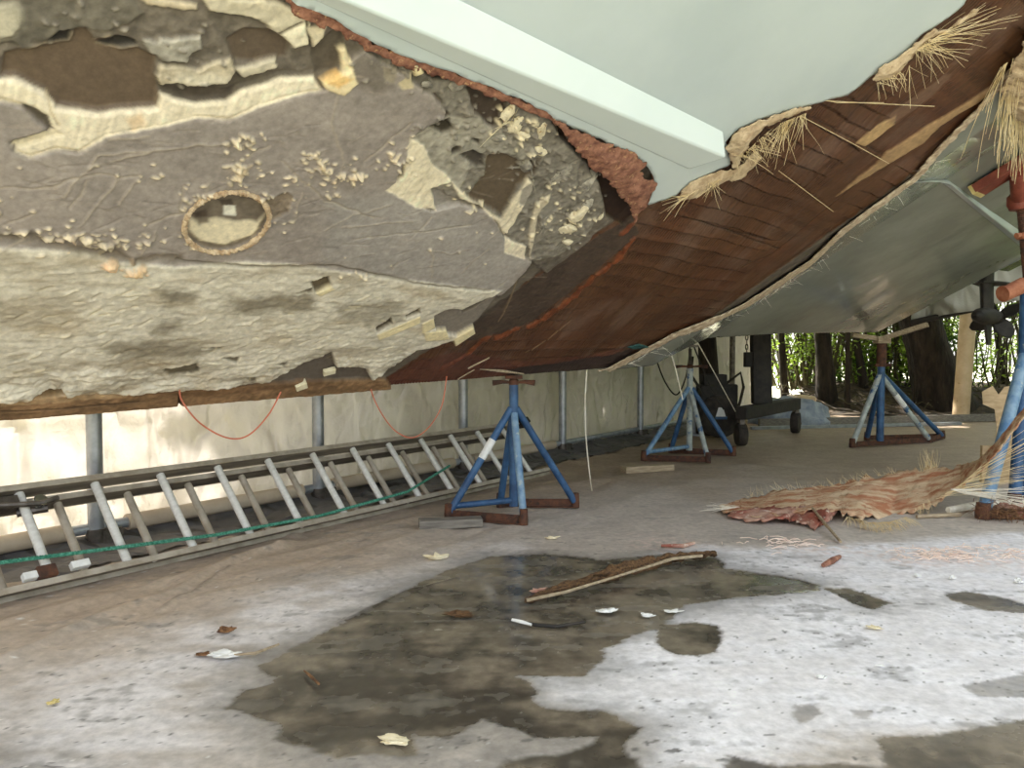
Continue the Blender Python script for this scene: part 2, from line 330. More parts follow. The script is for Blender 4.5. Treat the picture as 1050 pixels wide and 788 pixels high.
    Rg = Rg*(1-W)+W*(.10+.40*film+.16*sstep(-.1, .5, n2+.5*n1)+.14*sstep(2.2, 1.7, y)); Z = Z*(1-W)-.002*W
    # pinkish laminate dust
    for (px, py, r) in [(940, 568, .34), (1015, 572, .3), (680, 556, .3), (840, 560, .3)]:
        g = ground(px, py); d = np.hypot(x-g[0], (y-g[1])*1.1); k = (sstep(r, .05, d+n2*.18)*.6*sstep(-.1, .4, n3+.1))[:, None]; C += (lin((232, 208, 196))-C)*k
    # creases of the sheet
    for pts, hgt, wd in [([(0, 680), (90, 640), (170, 610), (240, 575), (300, 556)], .016, .035), ([(165, 625), (200, 603), (235, 583)], .008, .014), ([(0, 640), (120, 610), (280, 562)], .01, .06),
                         ([(345, 640), (420, 605), (470, 592)], .006, .012), ([(285, 560), (302, 548), (306, 540)], .014, .03), ([(430, 545), (330, 590), (230, 625)], .006, .08), ([(560, 500), (660, 488), (760, 478)], .012, .1), ([(620, 520), (800, 470)], .01, .12)]:
        d = dline(gp(pts), x+n2*.03, y+n2*.03); q = np.exp(-(d/wd)**2); Z += hgt*q
        if wd < .03: C *= (1-.35*np.exp(-(d/.008)**2))[:, None]
    # ruck of the sheet along the ladder and the wall
    q = np.exp(-((dw-.42+n1*.12)/.10)**2); Z += .012*q*(1+n2*2)*sstep(11, 8, y)
    Z = np.where(dw < .25, Z*.4, Z)-.004
    V = np.stack([x, y, Z], 1); ny, nx = sh; I = np.arange(ny*nx).reshape(sh)
    Q = np.stack([I[:-1, :-1].ravel(), I[:-1, 1:].ravel(), I[1:, 1:].ravel(), I[1:, :-1].ravel()], 1)
    cx = (WN[0]*(x[Q].mean(1)-WA[0])+WN[1]*(y[Q].mean(1)-WA[1])) > -.12
    Q = Q[cx]
    o = mnp('floor', V, Q, M['floorm'], None, np.clip(C, .005, .92), Rg); tag(o, kind='structure'); return o
make_floor()
b = MB(); b.box((3, 12, -.12), (120, 110, .16), bev=0); tag(b.build('ground', M['lawn']), kind='structure')
# ------------------------------------------------------------------ the motor boat
DD = np.array([.73, .683]); DD /= np.linalg.norm(DD); NN = np.array([DD[1], -DD[0]]); A0 = np.array([0., 4.48])
KS = [-4, -2.5, 0, .87, 1.32, 1.44, 1.75, 1.98, 3.1, 5.3]; KZ = [.66, .722, .81, .845, .868, .905, 1., 1.064, 1.12, 1.17]
def hull(s, v, h=0.):
    """point of the hull bottom: s metres along the keel, v metres out from it, h metres proud of the planking"""
    s = np.asarray(s, float); v = np.asarray(v, float)
    a = np.radians(np.interp(s, [-3, 0, 3], [42, 34, 27])); ca, sa = np.cos(a), np.sin(a)
    kz = np.interp(s, KS, KZ)
    x = A0[0]+s*DD[0]+NN[0]*(v*ca+h*sa); y = A0[1]+s*DD[1]+NN[1]*(v*ca+h*sa); z = kz+v*sa-h*ca
    return np.stack([x, y, z], -1)
def inv(x, y):
    r = ray(x, y); s, v = .5, 1.; c0 = np.array([0, 0, CH])
    for i in range(40):
        f = lambda a, b: np.cross(hull(a, b)-c0, r)
        f0 = f(s, v); J = np.stack([(f(s+1e-4, v)-f0)/1e-4, (f(s, v+1e-4)-f0)/1e-4], 1)
        d = np.linalg.lstsq(J, -f0, rcond=None)[0]; m = max(1, np.abs(d).max()/.5); s += d[0]/m; v += d[1]/m
        if np.abs(d).max() < 1e-6: break
    return s, v
def inv_h(x, y, h):
    s, v = inv(x, y); r = ray(x, y); c0 = np.array([0, 0, CH])
    for i in range(20):
        f = lambda a, b: np.cross(hull(a, b, h)-c0, r)
        f0 = f(s, v); J = np.stack([(f(s+1e-4, v)-f0)/1e-4, (f(s, v+1e-4)-f0)/1e-4], 1); d = np.linalg.lstsq(J, -f0, rcond=None)[0]; m = max(1, np.abs(d).max()/.3); s += d[0]/m; v += d[1]/m
    return s, v
def sv(pts): return [inv(x, y) for x, y in pts]
boat_o = np.array([2.2, 6.0, 0.])
boat = thing('motorboat', 'large white motorboat propped on stands with its bottom stripped to brown laminate', 'boat', tuple(boat_o))
def bl(V): return np.asarray(V)-boat_o
# ---- outlines on the hull, read where the skin is torn
BOW_EDGE = [(300, -2), (338, 12), (385, 40), (430, 58), (480, 75), (540, 100), (565, 115), (610, 137), (640, 150), (662, 165), (668, 182), (660, 206)]
UP_EDGE = [(690, 195), (712, 178), (745, 164), (743, 150), (741, 140), (752, 128), (775, 117), (820, 104), (840, 98), (866, 92), (890, 72), (915, 60), (940, 30), (965, 15), (985, -2)]
LOW_EDGE = [(600, 381), (622, 377), (650, 362), (690, 341), (735, 323), (765, 309), (800, 286), (830, 266), (860, 236), (900, 206), (935, 181), (960, 151), (1000, 111), (1050, 51), (1080, 10)]
s_bow = sv(BOW_EDGE); s_up = sv(UP_EDGE); s_low = sv(LOW_EDGE)
# ---- the stripped laminate: one dense surface with its own colour, roughness and relief
def lam():
    ss = np.concatenate([np.arange(-3.3, .75, .0042), np.arange(.75, 2.5, .008)]); vv = np.concatenate([np.arange(-.01, 2.0, .0042), np.arange(2.0, 3.0, .008)])
    S, Vv = np.meshgrid(ss, vv); sh = S.shape; s = S.ravel(); v = Vv.ravel()
    n1 = fbm(s*2, v*2, 5, 1); n2 = fbm(s*9, v*9, 5, 2); n3 = fbm(s*34, v*34, 4, 3); nst = fbm(s*5, v*22, 4, 4)
    w1 = fbm(s*14, v*14, 4, 8); w2 = fbm(s*14, v*14, 4, 9); w3 = fbm(s*45, v*45, 3, 6); w4 = fbm(s*45, v*45, 3, 7)
    C = np.zeros((len(s), 3)); H = np.zeros(len(s)); R = np.full(len(s), .7)
    K = 1.42
    def c(q):
        q = lin(q)*K; return q*min(1., .82/q.max())
    C[:] = c((88, 80, 70)); C *= (1+n2*.45+n1*.3)[:, None]; H += n2*.006+n3*.0025
    def paint(px, col, h=None, warp=.01, fine=.004, soft=.004, bev=.006, st=1., var=.15, rough=None, add=None, hv=0., fibr=None, poly=None):
        P = np.array(poly if poly is not None else sv(px)); mg = warp*2+bev*2+.05
        i = np.where((s > P[:, 0].min()-mg) & (s < P[:, 0].max()+mg) & (v > P[:, 1].min()-mg) & (v < P[:, 1].max()+mg))[0]
        if not len(i): return
        d = sdf(P, s[i]+w1[i]*warp+w3[i]*fine, v[i]+w2[i]*warp+w4[i]*fine)
        m = sstep(soft, -soft, d)*st
        if col is not None:
            cc = c(col)[None]*(1+var*(n2[i]*.8+n3[i]+n1[i]*.6))[:, None]
            if fibr is not None: cc = cc*(1+fibr*nst[i])[:, None]
            C[i] += (cc-C[i])*m[:, None]
        if h is not None:
            mh = sstep(bev, -bev, d); H[i] += (h+hv*(n2[i]+.6*n3[i])-H[i])*mh
        if add is not None: H[i] += add*sstep(bev, -bev, d)
        if rough is not None: R[i] += (rough-R[i])*m
    def scratch(px, wd=.003, h=.002, col=None, st=.8, wob=.004):
        P = np.array(sv(px)); i = np.where((s > P[:, 0].min()-.06) & (s < P[:, 0].max()+.06) & (v > P[:, 1].min()-.06) & (v < P[:, 1].max()+.06))[0]
        if not len(i): return
        d = dline(P, s[i]+w1[i]*wob*2, v[i]+w2[i]*wob*2); q = np.exp(-(d/wd)**2); H[i] += h*q
        if col is not None: C[i] += (c(col)[None]-C[i])*(q*st)[:, None]
    # ---------------- brown wet laminate
    brown = [(385, 393), (400, 386), (430, 366), (452, 352), (480, 342), (492, 330), (508, 318), (545, 285), (575, 262), (600, 246), (640, 222), (660, 195), (740, 120), (1000, -60), (1160, -60), (1060, 90), (640, 390), (520, 400), (400, 402)]
    paint(brown, (76, 50, 32), h=-.004, warp=.02, bev=.012, var=.35, rough=.42)
    pb = np.array(sv(brown)); ib = np.where(sdf(pb, s, v) < .01)[0]
    q0, q1 = np.array(inv(913, 160)), np.array(inv(810, 247)); e1 = (q1-q0)/np.linalg.norm(q1-q0)
    q0, q1 = np.array(inv(817, 113)), np.array(inv(907, 160)); e2 = (q1-q0)/np.linalg.norm(q1-q0)
    ee = np.stack([e1, e2], 1); ab = np.linalg.solve(ee, np.stack([s[ib], v[ib]])); al, be = ab
    g1 = fbm(al*1.2, be*26, 4, 41); g2 = fbm(al*20, be*2.2, 4, 43); g3 = fbm(al*2.5, be*60, 3, 47)
    C[ib] *= (1+.22*g1+.22*g2+.22*g3)[:, None]
    red = sstep(-.2, .4, fbm(al*1.5, be*3, 4, 51))[:, None]; C[ib] += (c((80, 46, 28))*(1+.3*g1[:, None])-C[ib])*red*.45
    grey = (sstep(.0, .45, fbm(al*2.6, be*3.6, 5, 53)+.25*g3)*.6)[:, None]; C[ib] += (c((98, 77, 64))-C[ib])*grey
    dk = (sstep(.05, .5, fbm(al*2.1+7, be*2.8, 5, 55)+.2*g3)*.5)[:, None]; C[ib] += (c((54, 34, 22))-C[ib])*dk
    # ledges of the laminate plies running across the band, with the cloth print as short ticks on them
    rw = al/.092+.55*fbm(al*1.6, be*1.3, 4, 61)+.10*g2; fr = rw % 1; on = sstep(-.25, .1, fbm(al*1.4, be*1.2, 3, 65)); cell = np.floor(rw)
    H[ib] += .009*(fr-.5)*on; line = np.exp(-(np.minimum(fr, 1-fr)/.055)**2)*on; C[ib] *= (1-.55*line)[:, None]; C[ib] *= (1+.22*on*(_h(cell.astype(np.int64), cell.astype(np.int64)*0, 5)-.5))[:, None]
    tick = (np.sin(be*2*np.pi/.019+3*g2) > .35) & (fr > .15) & (fr < .62+.3*g1)
    tk = tick*sstep(.0, .2, fbm(al*2.2+5, be*2.0, 4, 63)); C[ib] *= (1-.5*tk)[:, None]; H[ib] -= .002*tk
    rw2 = be/.13+.5*fbm(al*1.2, be*1.7, 3, 67); fr2 = rw2 % 1; on2 = sstep(.0, .3, fbm(al*1.1+3, be*1.5, 3, 69)); l2 = np.exp(-(np.minimum(fr2, 1-fr2)/.03)**2)*on2; C[ib] *= (1-.4*l2)[:, None]; H[ib] -= .002*l2
    H[ib] += .0015*g1+.0022*g3
    paint([(500, 318), (545, 288), (600, 250), (650, 222), (655, 240), (630, 262), (585, 300), (545, 330), (515, 342), (480, 350), (475, 342)], (64, 54, 46), h=-.002, warp=.02, var=.45, rough=.6, hv=.004, st=.85)
    for sg, wd in [([(455, 378), (470, 370), (493, 353), (500, 347)], .022), ([(510, 346), (522, 342), (530, 337)], .022), ([(545, 335), (551, 331), (580, 312), (613, 282), (622, 276)], .024), ([(626, 272), (634, 266), (640, 258), (650, 246)], .02), ([(640, 238), (648, 232)], .018)]:
        P = np.array(sv(sg)); d = dline(P, s+w1*.03, v+w2*.03); q = sstep(wd*1.2, wd*.7, d+n3*.010+n2*.012); C += (c((106, 56, 31))*(1+.8*n2+.6*n3)[:, None]-C)*(q*.85)[:, None]; H += .010*np.sqrt(np.clip(1-(d/wd)**2, 0, 1)); R += (.38-R)*q
    paint([(400, 386), (430, 370), (470, 362), (540, 372), (600, 366), (640, 358), (640, 385), (400, 400)], (84, 50, 40), warp=.02, var=.5, st=.7, rough=.55, hv=.004)
    paint([(520, 380), (560, 374), (620, 366), (650, 358), (640, 384), (520, 392)], (46, 40, 38), warp=.015, var=.4, st=.85, rough=.6)
    # seams
    for pts in [[(817, 113), (862, 136), (907, 160)], [(913, 160), (870, 196), (826, 233), (810, 247)], [(700, 222), (742, 236), (785, 246)], [(810, 247), (790, 262), (760, 275)], [(742, 236), (800, 256)]]: scratch(pts, .005, -.005, (34, 22, 16), .8)
    for pts in [[(540, 362), (560, 350), (585, 330)], [(512, 330), (524, 305), (530, 285)]]: scratch(pts, .004, .004, (130, 110, 84), .7)
    # pale dry strips left on the brown
    paint([(857, 202), (880, 182), (900, 167), (907, 157), (953, 128), (983, 110), (1020, 87), (1028, 80), (1025, 92), (987, 115), (963, 130), (947, 147), (913, 167), (887, 183)], (150, 122, 88), h=.004, warp=.015, soft=.006, var=.3, fibr=.3, st=.92)
    paint([(878, 147), (900, 128), (918, 120), (917, 128), (887, 150)], (160, 132, 94), h=.004, warp=.01, var=.3, st=.95)
    paint([(905, 122), (925, 108), (950, 92), (972, 75), (975, 82), (950, 105), (925, 122), (918, 128)], (108, 84, 68), warp=.02, soft=.012, st=.6)
    # ---------------- dark torn upper left, smooth taupe cores
    paint([(-60, -20), (300, -20), (420, 66), (560, 130), (650, 200), (600, 250), (560, 280), (540, 262), (500, 180), (440, 90), (330, 70), (-60, 90)], (96, 88, 78), h=.004, warp=.02, var=.5, hv=.008)
    paint([(-60, -20), (130, -20), (150, 12), (110, 32), (70, 28), (30, 45), (-60, 50)], (92, 86, 76), h=.010, warp=.03, var=.45, hv=.006)
    paint([(-60, 5), (15, 2), (25, 28), (10, 36), (-60, 40)], (176, 168, 148), h=.016, warp=.02, soft=.02, st=.8)
    paint([(3, 62), (0, 75), (15, 77), (45, 92), (55, 107), (90, 113), (140, 110), (160, 108), (163, 95), (157, 75), (160, 56), (140, 48), (122, 50), (112, 38), (96, 40), (88, 26), (75, 28), (70, 42), (45, 46), (25, 50), (5, 52)], (88, 74, 60), h=-.006, warp=.006, bev=.005, var=.12, rough=.5, hv=.0008)
    for pts in [[(28, 48), (48, 42)], [(52, 44), (68, 40), (72, 32)], [(98, 42), (112, 35)], [(100, 46), (125, 50), (140, 47)]]: scratch(pts, .003, .004, (136, 122, 102), .7)
    paint([(50, 40), (62, 30), (72, 30), (68, 40), (55, 44)], (44, 40, 36), h=-.01, warp=.008); paint([(100, 46), (118, 38), (138, 40), (140, 46), (118, 48)], (42, 38, 34), h=-.01, warp=.008)
    paint([(233, 40), (250, 28), (283, 28), (297, 43), (293, 57), (267, 65), (240, 60), (235, 50)], (84, 72, 60), h=-.006, warp=.006, bev=.005, var=.12, rough=.5)
    paint([(147, 40), (205, 33), (207, 48), (190, 62), (170, 60), (155, 52)], (150, 144, 132), h=.016, warp=.012, fine=.008, var=.5, hv=.006)
    paint([(158, 75), (163, 62), (200, 68), (235, 56), (240, 70), (233, 84), (207, 85), (163, 84)], (172, 160, 138), h=.018, warp=.012, fine=.006, var=.4, hv=.006)
    paint([(180, 72), (232, 72), (232, 82), (180, 83)], (214, 204, 182), warp=.012, soft=.01, st=.7)
    paint([(240, 66), (284, 58), (284, 68), (247, 78)], (176, 166, 146), h=.016, warp=.012, fine=.006, var=.4)
    paint([(165, 88), (230, 90), (246, 86), (230, 100), (200, 101), (180, 97)], (70, 62, 54), h=-.004, warp=.012, var=.4)
    paint([(140, -6), (200, 2), (200, 8), (155, 4)], (176, 162, 138), h=.014, warp=.012)
    paint([(207, -6), (268, -6), (305, 8), (318, 20), (315, 42), (300, 47), (287, 33), (270, 22), (253, 14), (213, 9)], (178, 168, 146), h=.02, warp=.010, var=.25, hv=.006)
    paint([(288, 28), (310, 18), (318, 38), (306, 47), (296, 44)], (214, 204, 180), warp=.008, st=.8); scratch([(312, 18), (318, 44)], .005, -.012, (40, 34, 30)); scratch([(284, 30), (306, 19)], .004, -.008, (70, 60, 50))
    paint([(313, 24), (334, 22), (330, 36), (320, 46)], (184, 172, 148), h=.016, warp=.008)
    paint([(318, 48), (340, 30), (352, 30), (352, 60), (345, 70), (322, 74)], (78, 70, 60), h=-.002, warp=.012, var=.4)
    # ---------------- smooth grey putty plate
    grey_plate = [(-90, 96), (0, 98), (20, 104), (48, 128), (12, 140), (14, 150), (28, 156), (60, 148), (78, 152), (90, 145), (107, 134), (150, 126), (173, 122), (190, 116), (200, 115), (232, 119), (262, 104), (293, 94), (328, 88), (345, 84), (352, 60), (372, 46), (392, 60), (418, 78), (440, 92), (455, 110), (452, 118), (425, 132), (420, 137), (418, 150), (405, 178), (402, 193), (440, 213), (470, 205), (500, 214), (515, 240), (545, 262), (537, 275), (520, 292), (512, 300), (430, 290), (250, 280), (0, 262), (-90, 258)]
    paint(grey_plate, (132, 123, 116), h=.026, warp=.004, fine=.002, bev=.004, var=.26, rough=.6, hv=.0015)
    paint([(350, 60), (372, 46), (392, 58), (400, 85), (380, 90), (352, 80)], (92, 84, 74), warp=.02, soft=.02, st=.7)
    paint([(330, 200), (450, 190), (545, 255), (510, 298), (400, 285), (330, 262)], (140, 134, 128), warp=.03, soft=.05, st=.75, var=.2)
    paint([(-60, 160), (60, 165), (90, 230), (-60, 240)], (140, 130, 122), warp=.04, soft=.05, st=.6)
    ig = np.where(sdf(np.array(sv(grey_plate)), s, v) < 0)[0]; C[ig] *= (1+.16*fbm(s[ig]*1.6, v[ig]*4, 4, 86)+.10*fbm(s[ig]*5+v[ig]*6, v[ig]*30, 4, 87))[:, None]; H[ig] += .003*fbm(s[ig]*4, v[ig]*7, 4, 88)
    C[ig] += (c((152, 138, 126))-C[ig])*(sstep(.25, .6, fbm(s[ig]*8+v[ig]*5, v[ig]*40-s[ig]*8, 4, 89))*.45)[:, None]
    # cream broken ridge (bevelled edge of the plate)
    paint([(-90, 74), (0, 77), (15, 76), (45, 92), (57, 107), (100, 113), (160, 107), (163, 92), (175, 97), (200, 103), (230, 100), (247, 90), (287, 77), (320, 75), (328, 88), (293, 95), (267, 104), (231, 119), (200, 116), (173, 123), (140, 129), (107, 136), (80, 151), (60, 148), (28, 156), (14, 150), (14, 144), (52, 130), (48, 115), (33, 107), (0, 98), (-90, 96)], (238, 224, 198), h=.020, warp=.005, fine=.002, bev=.012, var=.12, rough=.8, hv=.003)
    paint([(10, 142), (52, 128), (62, 134), (20, 146)], (196, 184, 160), h=.012, warp=.004); scratch([(10, 140), (52, 128)], .003, -.006, (90, 80, 70)); scratch([(45, 92), (58, 124)], .003, -.003, (176, 160, 132))
    paint([(128, 118), (145, 112), (148, 122), (134, 128)], (232, 192, 146), warp=.01, soft=.01, st=.5)
    paint([(327, 78), (345, 72), (358, 60), (364, 80), (350, 92), (330, 86)], (224, 204, 164), h=.03, warp=.006, var=.15, hv=.004); paint([(327, 78), (345, 70), (360, 74), (345, 84)], (214, 168, 96), warp=.006, soft=.008, st=.7); paint([(344, 46), (352, 44), (360, 66), (350, 70)], (206, 190, 156), h=.024, warp=.006)
    # ---------------- chipped zone under the torn skin
    paint([(372, 46), (405, 58), (430, 66), (500, 92), (560, 118), (580, 135), (610, 160), (620, 185), (622, 205), (600, 240), (570, 262), (545, 266), (525, 252), (500, 214), (440, 190), (420, 150), (422, 135), (456, 115), (452, 100), (420, 80)], (108, 102, 92), h=.012, warp=.014, fine=.008, var=.5, hv=.012, rough=.85)
    paint([(422, 137), (455, 116), (500, 120), (520, 140), (550, 150), (535, 160), (500, 152), (480, 165), (470, 195), (440, 165)], (132, 126, 114), h=.015, warp=.012, fine=.008, var=.5, hv=.006)
    paint([(440, 127), (458, 119), (464, 130), (452, 135)], (58, 52, 42), h=-.006, warp=.004); paint([(460, 150), (470, 146), (470, 153), (462, 156)], (62, 56, 50), h=-.004, warp=.004); paint([(483, 140), (492, 140), (490, 146)], (66, 60, 54), h=-.004, warp=.003)
    paint([(470, 156), (483, 152), (495, 158), (494, 168), (488, 170)], (66, 60, 54), h=-.006, warp=.005)
    paint([(478, 88), (505, 92), (520, 105), (515, 122), (505, 130), (485, 115)], (64, 54, 46), h=-.01, warp=.01, var=.3); paint([(432, 70), (470, 72), (460, 78), (445, 80)], (48, 42, 36), h=-.01, warp=.008)
    paint([(417, 58), (430, 62), (432, 70), (422, 74)], (206, 190, 150), h=.03, warp=.004); paint([(405, 80), (418, 70), (421, 85), (410, 86)], (178, 164, 134), h=.026, warp=.006); paint([(388, 62), (404, 66), (400, 80), (392, 78)], (128, 118, 102), h=.024, warp=.01)
    paint([(478, 200), (497, 177), (497, 160), (507, 153), (530, 163), (553, 160), (547, 177), (530, 190), (513, 219), (497, 210)], (84, 72, 58), h=-.006, warp=.006, bev=.005, var=.15, rough=.55)
    paint([(393, 190), (410, 178), (418, 136), (432, 145), (440, 163), (460, 180), (470, 200), (490, 208), (505, 222), (515, 238), (524, 228), (535, 207), (545, 185), (540, 181), (525, 200), (512, 222), (496, 212), (478, 200), (462, 182), (440, 190), (445, 212), (425, 208)], (196, 184, 160), h=.022, warp=.006, fine=.003, var=.2, hv=.004)
    paint([(533, 190), (543, 184), (545, 192), (535, 207), (530, 206)], (140, 132, 120), h=.02, warp=.004); paint([(547, 206), (563, 196), (560, 210), (550, 215), (547, 240), (542, 262), (540, 240)], (176, 164, 142), h=.02, warp=.004)
    paint([(515, 240), (538, 250), (536, 262), (515, 255)], (196, 184, 162), h=.022, warp=.004, fine=.003)
    for q in [[(550, 215), (565, 200), (568, 220), (555, 240)], [(570, 170), (592, 160), (590, 190), (575, 200)], [(592, 182), (612, 172), (612, 195), (592, 205)], [(565, 150), (585, 140), (600, 155), (580, 165)]]: paint(q, (116, 110, 100), h=.02, warp=.012, var=.4, hv=.006)
    # dark hollow behind the torn flap
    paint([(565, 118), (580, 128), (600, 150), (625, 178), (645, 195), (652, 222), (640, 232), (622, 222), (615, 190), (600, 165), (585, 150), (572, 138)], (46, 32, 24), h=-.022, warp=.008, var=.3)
    # ---------------- lower cream band
    cream = [(-90, 246), (0, 247), (60, 250), (100, 255), (115, 262), (180, 267), (250, 262), (300, 265), (342, 272), (430, 284), (490, 291), (512, 294), (500, 300), (472, 312), (440, 322), (430, 333), (455, 331), (483, 329), (485, 336), (440, 352), (425, 354), (400, 372), (380, 386), (372, 372), (350, 378), (330, 384), (300, 388), (-90, 412)]
    paint(cream, (182, 174, 158), h=.034, warp=.006, fine=.004, bev=.007, var=.25, rough=.8, hv=.003)
    ic = np.where(sdf(np.array(sv(cream)), s, v) < 0)[0]
    low = sstep(.42, .14, v[ic]+n1[ic]*.2); fl = fbm(s[ic]*6, v[ic]*11, 5, 71); f2 = fbm(s[ic]*9+2*fl, v[ic]*15, 5, 78, .6); H[ic] += .03*low*fl+.012*low*np.abs(f2)+.006*low*fbm(s[ic]*30, v[ic]*50, 3, 73)+.0045*fbm(s[ic]*22, v[ic]*34, 4, 79)
    C[ic] *= (1+.30*low*sstep(-.5, .5, fl)-.14*low+.10*fbm(s[ic]*22, v[ic]*34, 4, 79))[:, None]
    C[ic] += (c((112, 96, 74))-C[ic])*(sstep(.02, -.42, f2+.4*fl)*low*.7)[:, None]; C[ic] += (c((128, 114, 92))-C[ic])*(sstep(.0, .5, fbm(s[ic]*2.2, v[ic]*8, 5, 74))*.55)[:, None]
    C[ic] += (c((196, 190, 174))-C[ic])*(.35*sstep(.0, .5, fbm(s[ic]*3, v[ic]*5, 4, 75)))[:, None]
    C[ic] += (c((138, 118, 86))-C[ic])*(.40*sstep(.05, .5, fbm(s[ic]*4+9, v[ic]*9, 5, 76)))[:, None]
    for q, st in [([(235, 297), (320, 295), (322, 312), (240, 315)], .8), ([(160, 290), (185, 288), (200, 300), (170, 308)], .8), ([(155, 325), (180, 322), (180, 334), (158, 336)], .7), ([(100, 344), (170, 342), (220, 352), (200, 362), (110, 358)], .75), ([(340, 305), (400, 300), (420, 318), (380, 328), (350, 325)], .5)]:
        paint(q, (102, 92, 74), warp=.04, soft=.03, st=st, var=.35)
    for q in [[(165, 372), (200, 366), (202, 376), (170, 378)], [(225, 361), (245, 360), (240, 366)], [(210, 350), (228, 348), (224, 352)], [(280, 367), (292, 364), (290, 370)], [(244, 382), (262, 380), (258, 386)], [(300, 295), (318, 290), (318, 294)]]:
        paint(q, (66, 58, 42), warp=.015, add=-.012, st=.85)
    paint([(26, 404), (50, 392), (60, 391), (66, 400), (40, 406)], (24, 22, 20), h=-.02, warp=.006)
    # grey core showing where the cream is broken off
    paint([(265, 390), (290, 378), (308, 368), (330, 360), (338, 356), (342, 370), (374, 372), (378, 386), (340, 387), (300, 389)], (92, 84, 76), h=.004, warp=.006, var=.2); 
    for q, cc, hh in [([(316, 283), (334, 277), (337, 287), (321, 294)], (92, 82, 66), .008), ([(383, 330), (398, 320), (400, 327), (384, 336)], (86, 76, 64), .008), ([(414, 317), (427, 310), (428, 316), (414, 321)], (70, 62, 52), .008),
                      ([(443, 318), (456, 312), (470, 312), (474, 320), (485, 315), (500, 305), (512, 298), (490, 326), (470, 340), (457, 338), (455, 333), (445, 334)], (112, 104, 96), .008)]:
        paint(q, cc, h=hh, warp=.001, fine=.001, bev=.003, soft=.002)
    for q in [[(321, 294), (337, 287), (340, 290), (325, 297)], [(384, 337), (428, 318), (428, 325), (386, 343)], [(430, 326), (442, 320), (444, 330), (430, 336)], [(432, 335), (455, 333), (458, 342), (434, 344)], [(462, 342), (483, 330), (485, 336), (464, 350)]]:
        paint(q, (196, 182, 146), h=.038, warp=.001, fine=.001, bev=.003, soft=.002)
    ir = np.where((C.min(1) > .45) & (H > .012) & (v > .9))[0]; C[ir] *= (1+.16*fbm(s[ir]*70, v[ir]*9, 4, 81)+.10*n2[ir])[:, None]; H[ir] += .004*fbm(s[ir]*50, v[ir]*8, 3, 83)
    def crumbs(px, py, spx, spy, n, r=(.003, .009), cc=(198, 182, 154)):
        for _ in range(n):
            a, b = inv(px+random.gauss(0, spx), py+random.gauss(0, spy)); rr = random.uniform(*r); i = np.where((np.abs(s-a) < rr*2.6) & (np.abs(v-b) < rr*2.6))[0]
            if not len(i): continue
            an = random.uniform(-.9, .5); dx = s[i]-a; dy = v[i]-b; u = (dx*math.cos(an)+dy*math.sin(an))/1.7; t = -dx*math.sin(an)+dy*math.cos(an); q = sstep(rr, rr*.35, np.hypot(u, t)+w3[i]*.004); H[i] += rr*random.uniform(.7, 1.5)*q; k = random.uniform(.72, 1.12)
            C[i] += (c(cc)[None]*k-C[i])*q[:, None]*.9
    for a in [(243, 170, 7, 8, 34), (262, 172, 10, 5, 8), (322, 156, 6, 5, 16), (330, 168, 9, 6, 30), (350, 178, 12, 5, 30), (364, 174, 6, 5, 14), (246, 140, 9, 4, 26), (405, 158, 8, 9, 34), (300, 180, 8, 3, 9), (330, 196, 12, 2, 8), (285, 195, 9, 5, 14), (285, 212, 10, 8, 18), (62, 238, 14, 5, 20), (105, 244, 14, 5, 26), (22, 236, 9, 4, 12), (92, 240, 26, 6, 22), (188, 200, 3, 14, 8), (200, 196, 8, 5, 14), (270, 200, 8, 4, 14), (215, 246, 14, 4, 12), (192, 236, 5, 6, 10), (375, 275, 16, 4, 10), (150, 240, 20, 8, 10), (40, 200, 40, 20, 7), (130, 172, 20, 5, 8), (450, 240, 40, 20, 6), (500, 240, 16, 18, 6)]: crumbs(*a)
    for a in [(112, 263, 6, 3, 10), (136, 270, 8, 3, 14)]: crumbs(*a, r=(.006, .013), cc=(206, 176, 140))
    for a in [(520, 130, 26, 14, 60), (470, 120, 24, 20, 50), (575, 200, 24, 26, 80), (540, 160, 26, 20, 50), (410, 62, 22, 8, 30), (190, 60, 30, 16, 10), (100, 20, 70, 16, 14)]: crumbs(*a, r=(.003, .010), cc=(128, 120, 108))
    for a in [(540, 128, 16, 12, 26), (590, 222, 14, 14, 26), (480, 205, 18, 8, 10), (555, 205, 8, 20, 14)]: crumbs(*a, r=(.004, .012), cc=(206, 192, 162))
    # rubbed groove between the plate and the cream band
    scratch([(-20, 240), (30, 238), (60, 246), (115, 254), (135, 262), (180, 260)], .016, -.010, (98, 88, 74), .7, .012); scratch([(180, 262), (250, 266), (340, 268), (430, 286), (500, 293)], .006, -.008, (86, 78, 66), .7)
    for (px, py, r, cc) in [(108, 262, .022, (206, 170, 136)), (136, 270, .02, (190, 158, 116)), (112, 244, .02, (150, 136, 114)), (62, 240, .012, (168, 150, 126)), (80, 238, .010, (160, 142, 118)), (22, 234, .014, (190, 172, 146)), (245, 140, .016, (196, 180, 150)), (243, 170, .026, (168, 150, 124)), (325, 165, .016, (190, 170, 140)), (340, 178, .014, (186, 166, 136)), (352, 172, .012, (190, 168, 140)), (362, 176, .01, (186, 166, 136)), (316, 155, .012, (200, 182, 152)), (405, 160, .018, (196, 180, 160)), (300, 180, .01, (160, 144, 122)), (250, 184, .008, (200, 180, 150))]:
        a, b = inv(px, py); i = np.where(np.hypot(s-a, v-b) < .08)[0]; d = np.hypot(s[i]-a+w1[i]*.05, (v[i]-b)*1.2+w2[i]*.05); q = sstep(r, r*.4, d); H[i] += .012*q*(.6+1.4*np.abs(n3[i])+.8*n2[i]); C[i] += (c(cc)[None]*(1+.6*n3[i])[:, None]-C[i])*(q*sstep(-.35, .1, n3[i]+.1))[:, None]
